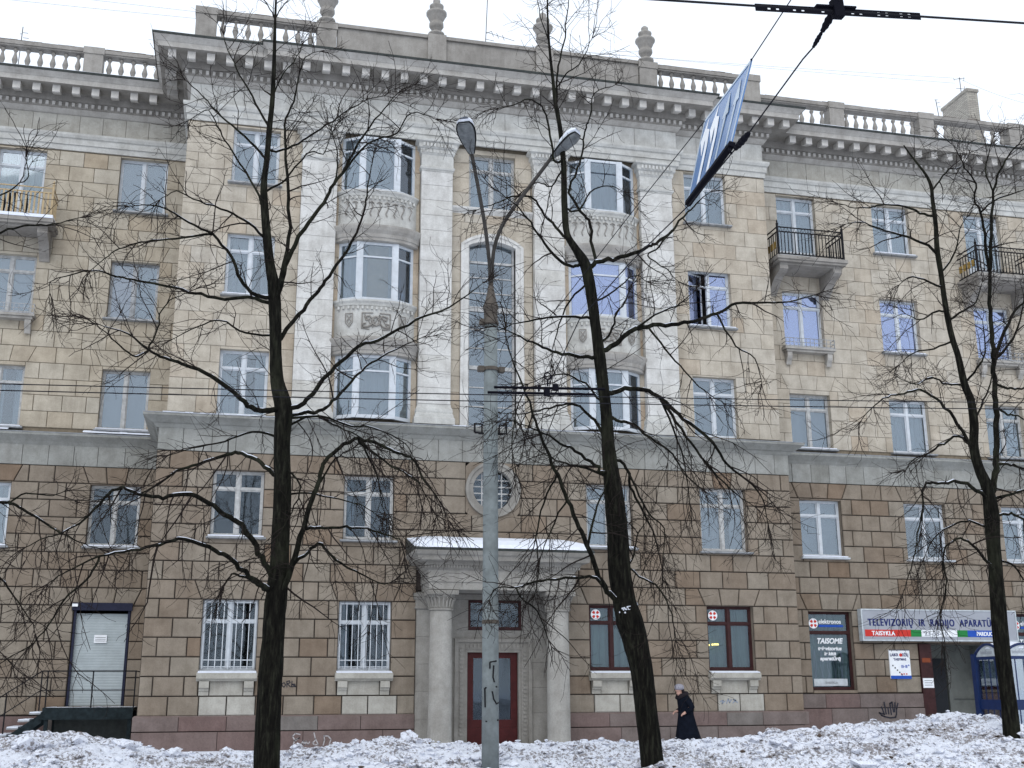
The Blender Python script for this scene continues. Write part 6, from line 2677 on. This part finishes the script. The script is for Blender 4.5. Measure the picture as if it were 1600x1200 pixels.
T2_trunk = [(1026, 1235), (1020, 1200), (1009, 1100), (1003, 1050), (993, 1000), (984, 970), (976, 940), (969, 900), (965, 850), (962, 800), (957, 750), (951, 700), (948, 650), (942, 600), (936, 550), (929, 500), (922, 450), (915, 415), (900, 390), (886, 365), (882, 325), (881, 275), (880, 250), (875, 200), (868, 162), (864, 125), (860, 90), (856, 37), (855, -30)]
T2_w = [20, 18.5, 17.5, 18, 20, 21, 18, 17, 17, 16, 14, 10, 9.5, 9, 8.5, 8, 9, 9, 6.5, 5, 4.8, 4.4, 4, 3.6, 3, 2.6, 2.2, 1.6, 1]
T2 = [
    ([(920, 425), (931, 410), (950, 407), (980, 400), (1012, 385), (1030, 377), (1050, 360), (1075, 332), (1095, 312), (1110, 300)], 6, -.3),
    ([(1050, 362), (1030, 385), (1012, 400), (1040, 420), (1060, 440)], 2.6, None),
    ([(925, 415), (925, 375), (922, 350), (912, 335), (890, 300), (900, 270), (910, 242), (912, 212), (917, 195), (922, 180), (930, 145), (962, 132)], 4, .45),
    ([(880, 250), (866, 250), (860, 212), (853, 180), (847, 167), (825, 155), (800, 165), (780, 170)], 3.2, -.4),
    ([(876, 205), (873, 180), (870, 160), (870, 120), (876, 87), (883, 50), (888, 10), (892, -20)], 3, .35),
    ([(908, 412), (900, 416), (875, 407), (855, 387), (837, 362), (822, 337), (800, 315), (780, 300)], 4.2, -.35),
    ([(896, 388), (875, 362), (850, 335), (832, 310), (800, 308), (775, 318), (745, 328)], 3.8, .4),
    ([(925, 497), (917, 497), (875, 495), (837, 500), (800, 507), (775, 520)], 3.6, .45),
    ([(937, 558), (925, 557), (887, 555), (855, 545), (825, 532), (800, 520), (777, 511)], 5, -.35),
    ([(936, 548), (962, 537), (987, 517), (1012, 510), (1050, 507), (1087, 502), (1120, 490), (1150, 475), (1200, 473), (1232, 472), (1275, 460)], 6.5, -.3),
    ([(937, 543), (955, 520), (962, 490), (975, 475), (982, 455)], 3.4, .3),
    ([(990, 515), (1025, 492), (1065, 472), (1085, 455)], 3, None),
    ([(1012, 510), (1040, 545), (1070, 580), (1100, 610), (1130, 630)], 2.8, -.3),
    ([(1115, 492), (1150, 540), (1180, 560), (1190, 600)], 2.6, None),
    ([(944, 618), (955, 614), (975, 607), (1007, 610), (1032, 622), (1050, 637), (1075, 660), (1112, 690), (1137, 727), (1175, 757), (1192, 780), (1200, 820)], 6, .3),
    ([(1032, 622), (1050, 650), (1080, 692), (1112, 735), (1150, 772), (1180, 792)], 4, -.3),
    ([(1040, 630), (1060, 690), (1072, 740), (1078, 790)], 2.8, None),
    ([(949, 655), (965, 657), (990, 665), (1025, 690), (1050, 710), (1070, 740), (1095, 762)], 4.2, -.4),
    ([(951, 690), (940, 675), (925, 652), (905, 635), (885, 632), (850, 639), (815, 647), (782, 645)], 4.2, .4),
    ([(955, 742), (940, 738), (930, 727), (900, 705), (882, 695), (850, 677), (825, 667), (800, 657)], 4.6, -.4),
    ([(955, 745), (932, 737), (900, 727), (870, 720), (837, 700)], 3.8, .3),
    ([(968, 950), (952, 930), (936, 900), (920, 860), (905, 825), (887, 780), (870, 742), (855, 702), (837, 657), (822, 615), (800, 560), (790, 520)], 7, -.35),
    ([(922, 860), (927, 810), (940, 775), (950, 745), (945, 720)], 3.6, .2),
    ([(950, 925), (932, 903), (905, 902), (875, 904), (837, 910), (807, 917), (776, 919), (765, 937)], 4.2, -.6),
    ([(800, 918), (815, 935), (840, 955), (857, 1000)], 2.6, -.2),
    ([(953, 718), (975, 725), (985, 760), (1000, 790), (1015, 820), (1030, 862), (1036, 900)], 4, .35),
    ([(975, 725), (987, 750), (1012, 800), (1037, 825), (1037, 870)], 3, -.3),
    ([(880, 742), (850, 785), (838, 840), (842, 890), (835, 930)], 2.6, None),
    ([(890, 785), (860, 830), (845, 870)], 2.6, None),
    ([(975, 900), (990, 870), (995, 840), (1010, 815)], 3, .5),
    ([(968, 880), (1000, 900), (1030, 920), (1050, 960), (1055, 1000)], 3, -.5),
    ([(912, 440), (890, 470), (870, 520), (862, 560)], 2.8, .5), ([(926, 470), (960, 455), (990, 430), (1010, 440)], 2.6, .5),
    ([(882, 320), (905, 330), (922, 300), (950, 290), (975, 300)], 2.6, -.4), ([(880, 262), (860, 290), (840, 285), (815, 300)], 2.4, .4),
    ([(866, 140), (885, 115), (905, 100), (925, 60)], 2, None), ([(858, 60), (845, 30), (840, 0)], 1.6, None),
    ([(945, 640), (915, 600), (880, 585), (850, 590), (825, 600)], 3, .5), ([(825, 600), (808, 640), (800, 690), (806, 740)], 2.2, None),
]
tree('bare linden with a leaning knotted trunk right of the lamp post and portal', T2_trunk, T2_w, T2, 14.6, 8, dens=.82, lumps=((985, 948, 5), (978, 953, 4), (992, 944, 3)))

T3_trunk = [(1587, 1215), (1584, 1180), (1577, 1100), (1564, 1000), (1556, 900), (1552, 850), (1549, 800), (1542, 760), (1530, 732), (1522, 700), (1522, 662), (1517, 625), (1507, 600), (1497, 557), (1487, 525), (1477, 475), (1470, 425), (1464, 387), (1462, 350), (1457, 312), (1455, 292), (1446, 272), (1425, 245), (1412, 227)]
T3_w = [15, 13.5, 12.5, 12, 11, 11, 12, 9, 7.5, 7, 6.5, 6, 5.5, 5, 4.8, 4.4, 4.2, 4, 3.4, 3, 2.6, 2, 1.5, 1]
T3 = [
    ([(1549, 785), (1553, 755), (1557, 725), (1557, 687), (1556, 637), (1555, 600), (1552, 565), (1550, 525), (1546, 475), (1546, 425), (1540, 380), (1532, 332), (1522, 312), (1525, 287), (1507, 262), (1500, 245), (1487, 225)], 8, .2),
    ([(1546, 425), (1548, 380), (1550, 337), (1552, 300), (1560, 270), (1575, 245), (1596, 220), (1620, 200)], 4.5, -.3),
    ([(1467, 400), (1445, 382), (1415, 370), (1375, 357), (1345, 347), (1322, 350)], 3.6, -.3),
    ([(1461, 345), (1437, 332), (1412, 322), (1375, 320), (1360, 325), (1335, 324), (1310, 318)], 3.2, .3),
    ([(1477, 452), (1450, 440), (1425, 432), (1405, 445)], 3, None),
    ([(1483, 492), (1462, 487), (1437, 500), (1415, 490)], 2.8, None),
    ([(1556, 545), (1575, 505), (1600, 472), (1640, 450)], 5, .3),
    ([(1556, 565), (1582, 530), (1597, 487), (1602, 450)], 3.4, -.3),
    ([(1497, 500), (1515, 480), (1525, 472), (1535, 440)], 3, None),
    ([(1520, 712), (1495, 662), (1470, 630), (1440, 610), (1412, 615), (1387, 620), (1362, 637), (1347, 655)], 4.6, -.35),
    ([(1516, 705), (1497, 682), (1475, 692), (1450, 707), (1425, 720), (1415, 735)], 3.6, .3),
    ([(1537, 785), (1517, 760), (1495, 752), (1465, 755), (1443, 759), (1442, 795), (1440, 825)], 5, -.4),
    ([(1548, 895), (1532, 865), (1507, 842), (1482, 850), (1473, 872), (1475, 910)], 4, -.4),
    ([(1556, 817), (1575, 802), (1600, 810), (1640, 830)], 4, .3),
    ([(1556, 775), (1582, 772), (1600, 765), (1650, 760)], 4, -.3),
    ([(1557, 728), (1580, 726), (1600, 732), (1640, 750)], 3.6, .3), ([(1556, 613), (1580, 607), (1602, 606), (1640, 600)], 3.4, None), ([(1557, 652), (1575, 647), (1590, 650), (1610, 662)], 3.2, None),
    ([(1524, 660), (1537, 625), (1547, 600), (1556, 560)], 3, .3), ([(1515, 600), (1527, 575), (1540, 550), (1535, 500)], 3, -.3),
    ([(1458, 300), (1464, 287), (1482, 265), (1500, 262), (1515, 240)], 2.4, None), ([(1552, 300), (1540, 270), (1545, 240), (1552, 215)], 2.2, None),
    ([(1530, 330), (1560, 310), (1590, 300), (1615, 290)], 2.4, None), ([(1487, 530), (1460, 545), (1430, 550), (1405, 570)], 2.6, .4),
    ([(1505, 595), (1480, 600), (1455, 590), (1430, 600), (1405, 590)], 2.8, -.4), ([(1553, 870), (1580, 880), (1600, 905), (1620, 930)], 3, None),
    ([(1545, 830), (1515, 815), (1490, 820), (1460, 840), (1445, 870)], 3, .4), ([(1470, 430), (1490, 400), (1500, 360), (1510, 340)], 2.6, None),
    ([(1473, 880), (1478, 920), (1470, 960), (1476, 1000)], 2.2, -.2), ([(1442, 800), (1432, 850), (1420, 900), (1410, 930)], 2, -.2),
]
tree('slender bare linden forking low, near the right edge before the blue phone booth', T3_trunk, T3_w, T3, 15.2, 21, dens=.9)

# a fourth tree stands outside the frame, only its branch ends reach in on the left
T0_trunk = [(-270, 1240), (-268, 1150), (-262, 950), (-258, 800), (-255, 650), (-250, 500), (-246, 350), (-240, 200), (-238, 80)]
T0_w = [22, 20, 18, 17, 14, 11, 8, 5, 2]
T0 = [
    ([(-255, 900), (-180, 800), (-100, 760), (0, 785), (15, 786), (37, 796), (75, 820), (100, 835), (132, 850), (155, 857)], 8, .1),
    ([(-255, 820), (-120, 840), (-40, 860), (0, 902), (22, 932), (47, 967), (55, 990)], 6, -.2),
    ([(-250, 480), (-150, 400), (-60, 370), (0, 362), (45, 352), (82, 351), (125, 340)], 6, .2),
    ([(-246, 420), (-150, 330), (-60, 310), (0, 305), (25, 290), (44, 275), (40, 245)], 5, -.2),
    ([(-258, 860), (-150, 900), (-80, 960), (-20, 1000), (20, 1040)], 5, .2),
    ([(15, 786), (40, 770), (75, 775), (100, 768)], 2.4, None),
]
tree('bare branch ends of a linden reaching in at the left edge below the yellow balcony', T0_trunk, T0_w, T0, 15.0, 33, dens=.6)
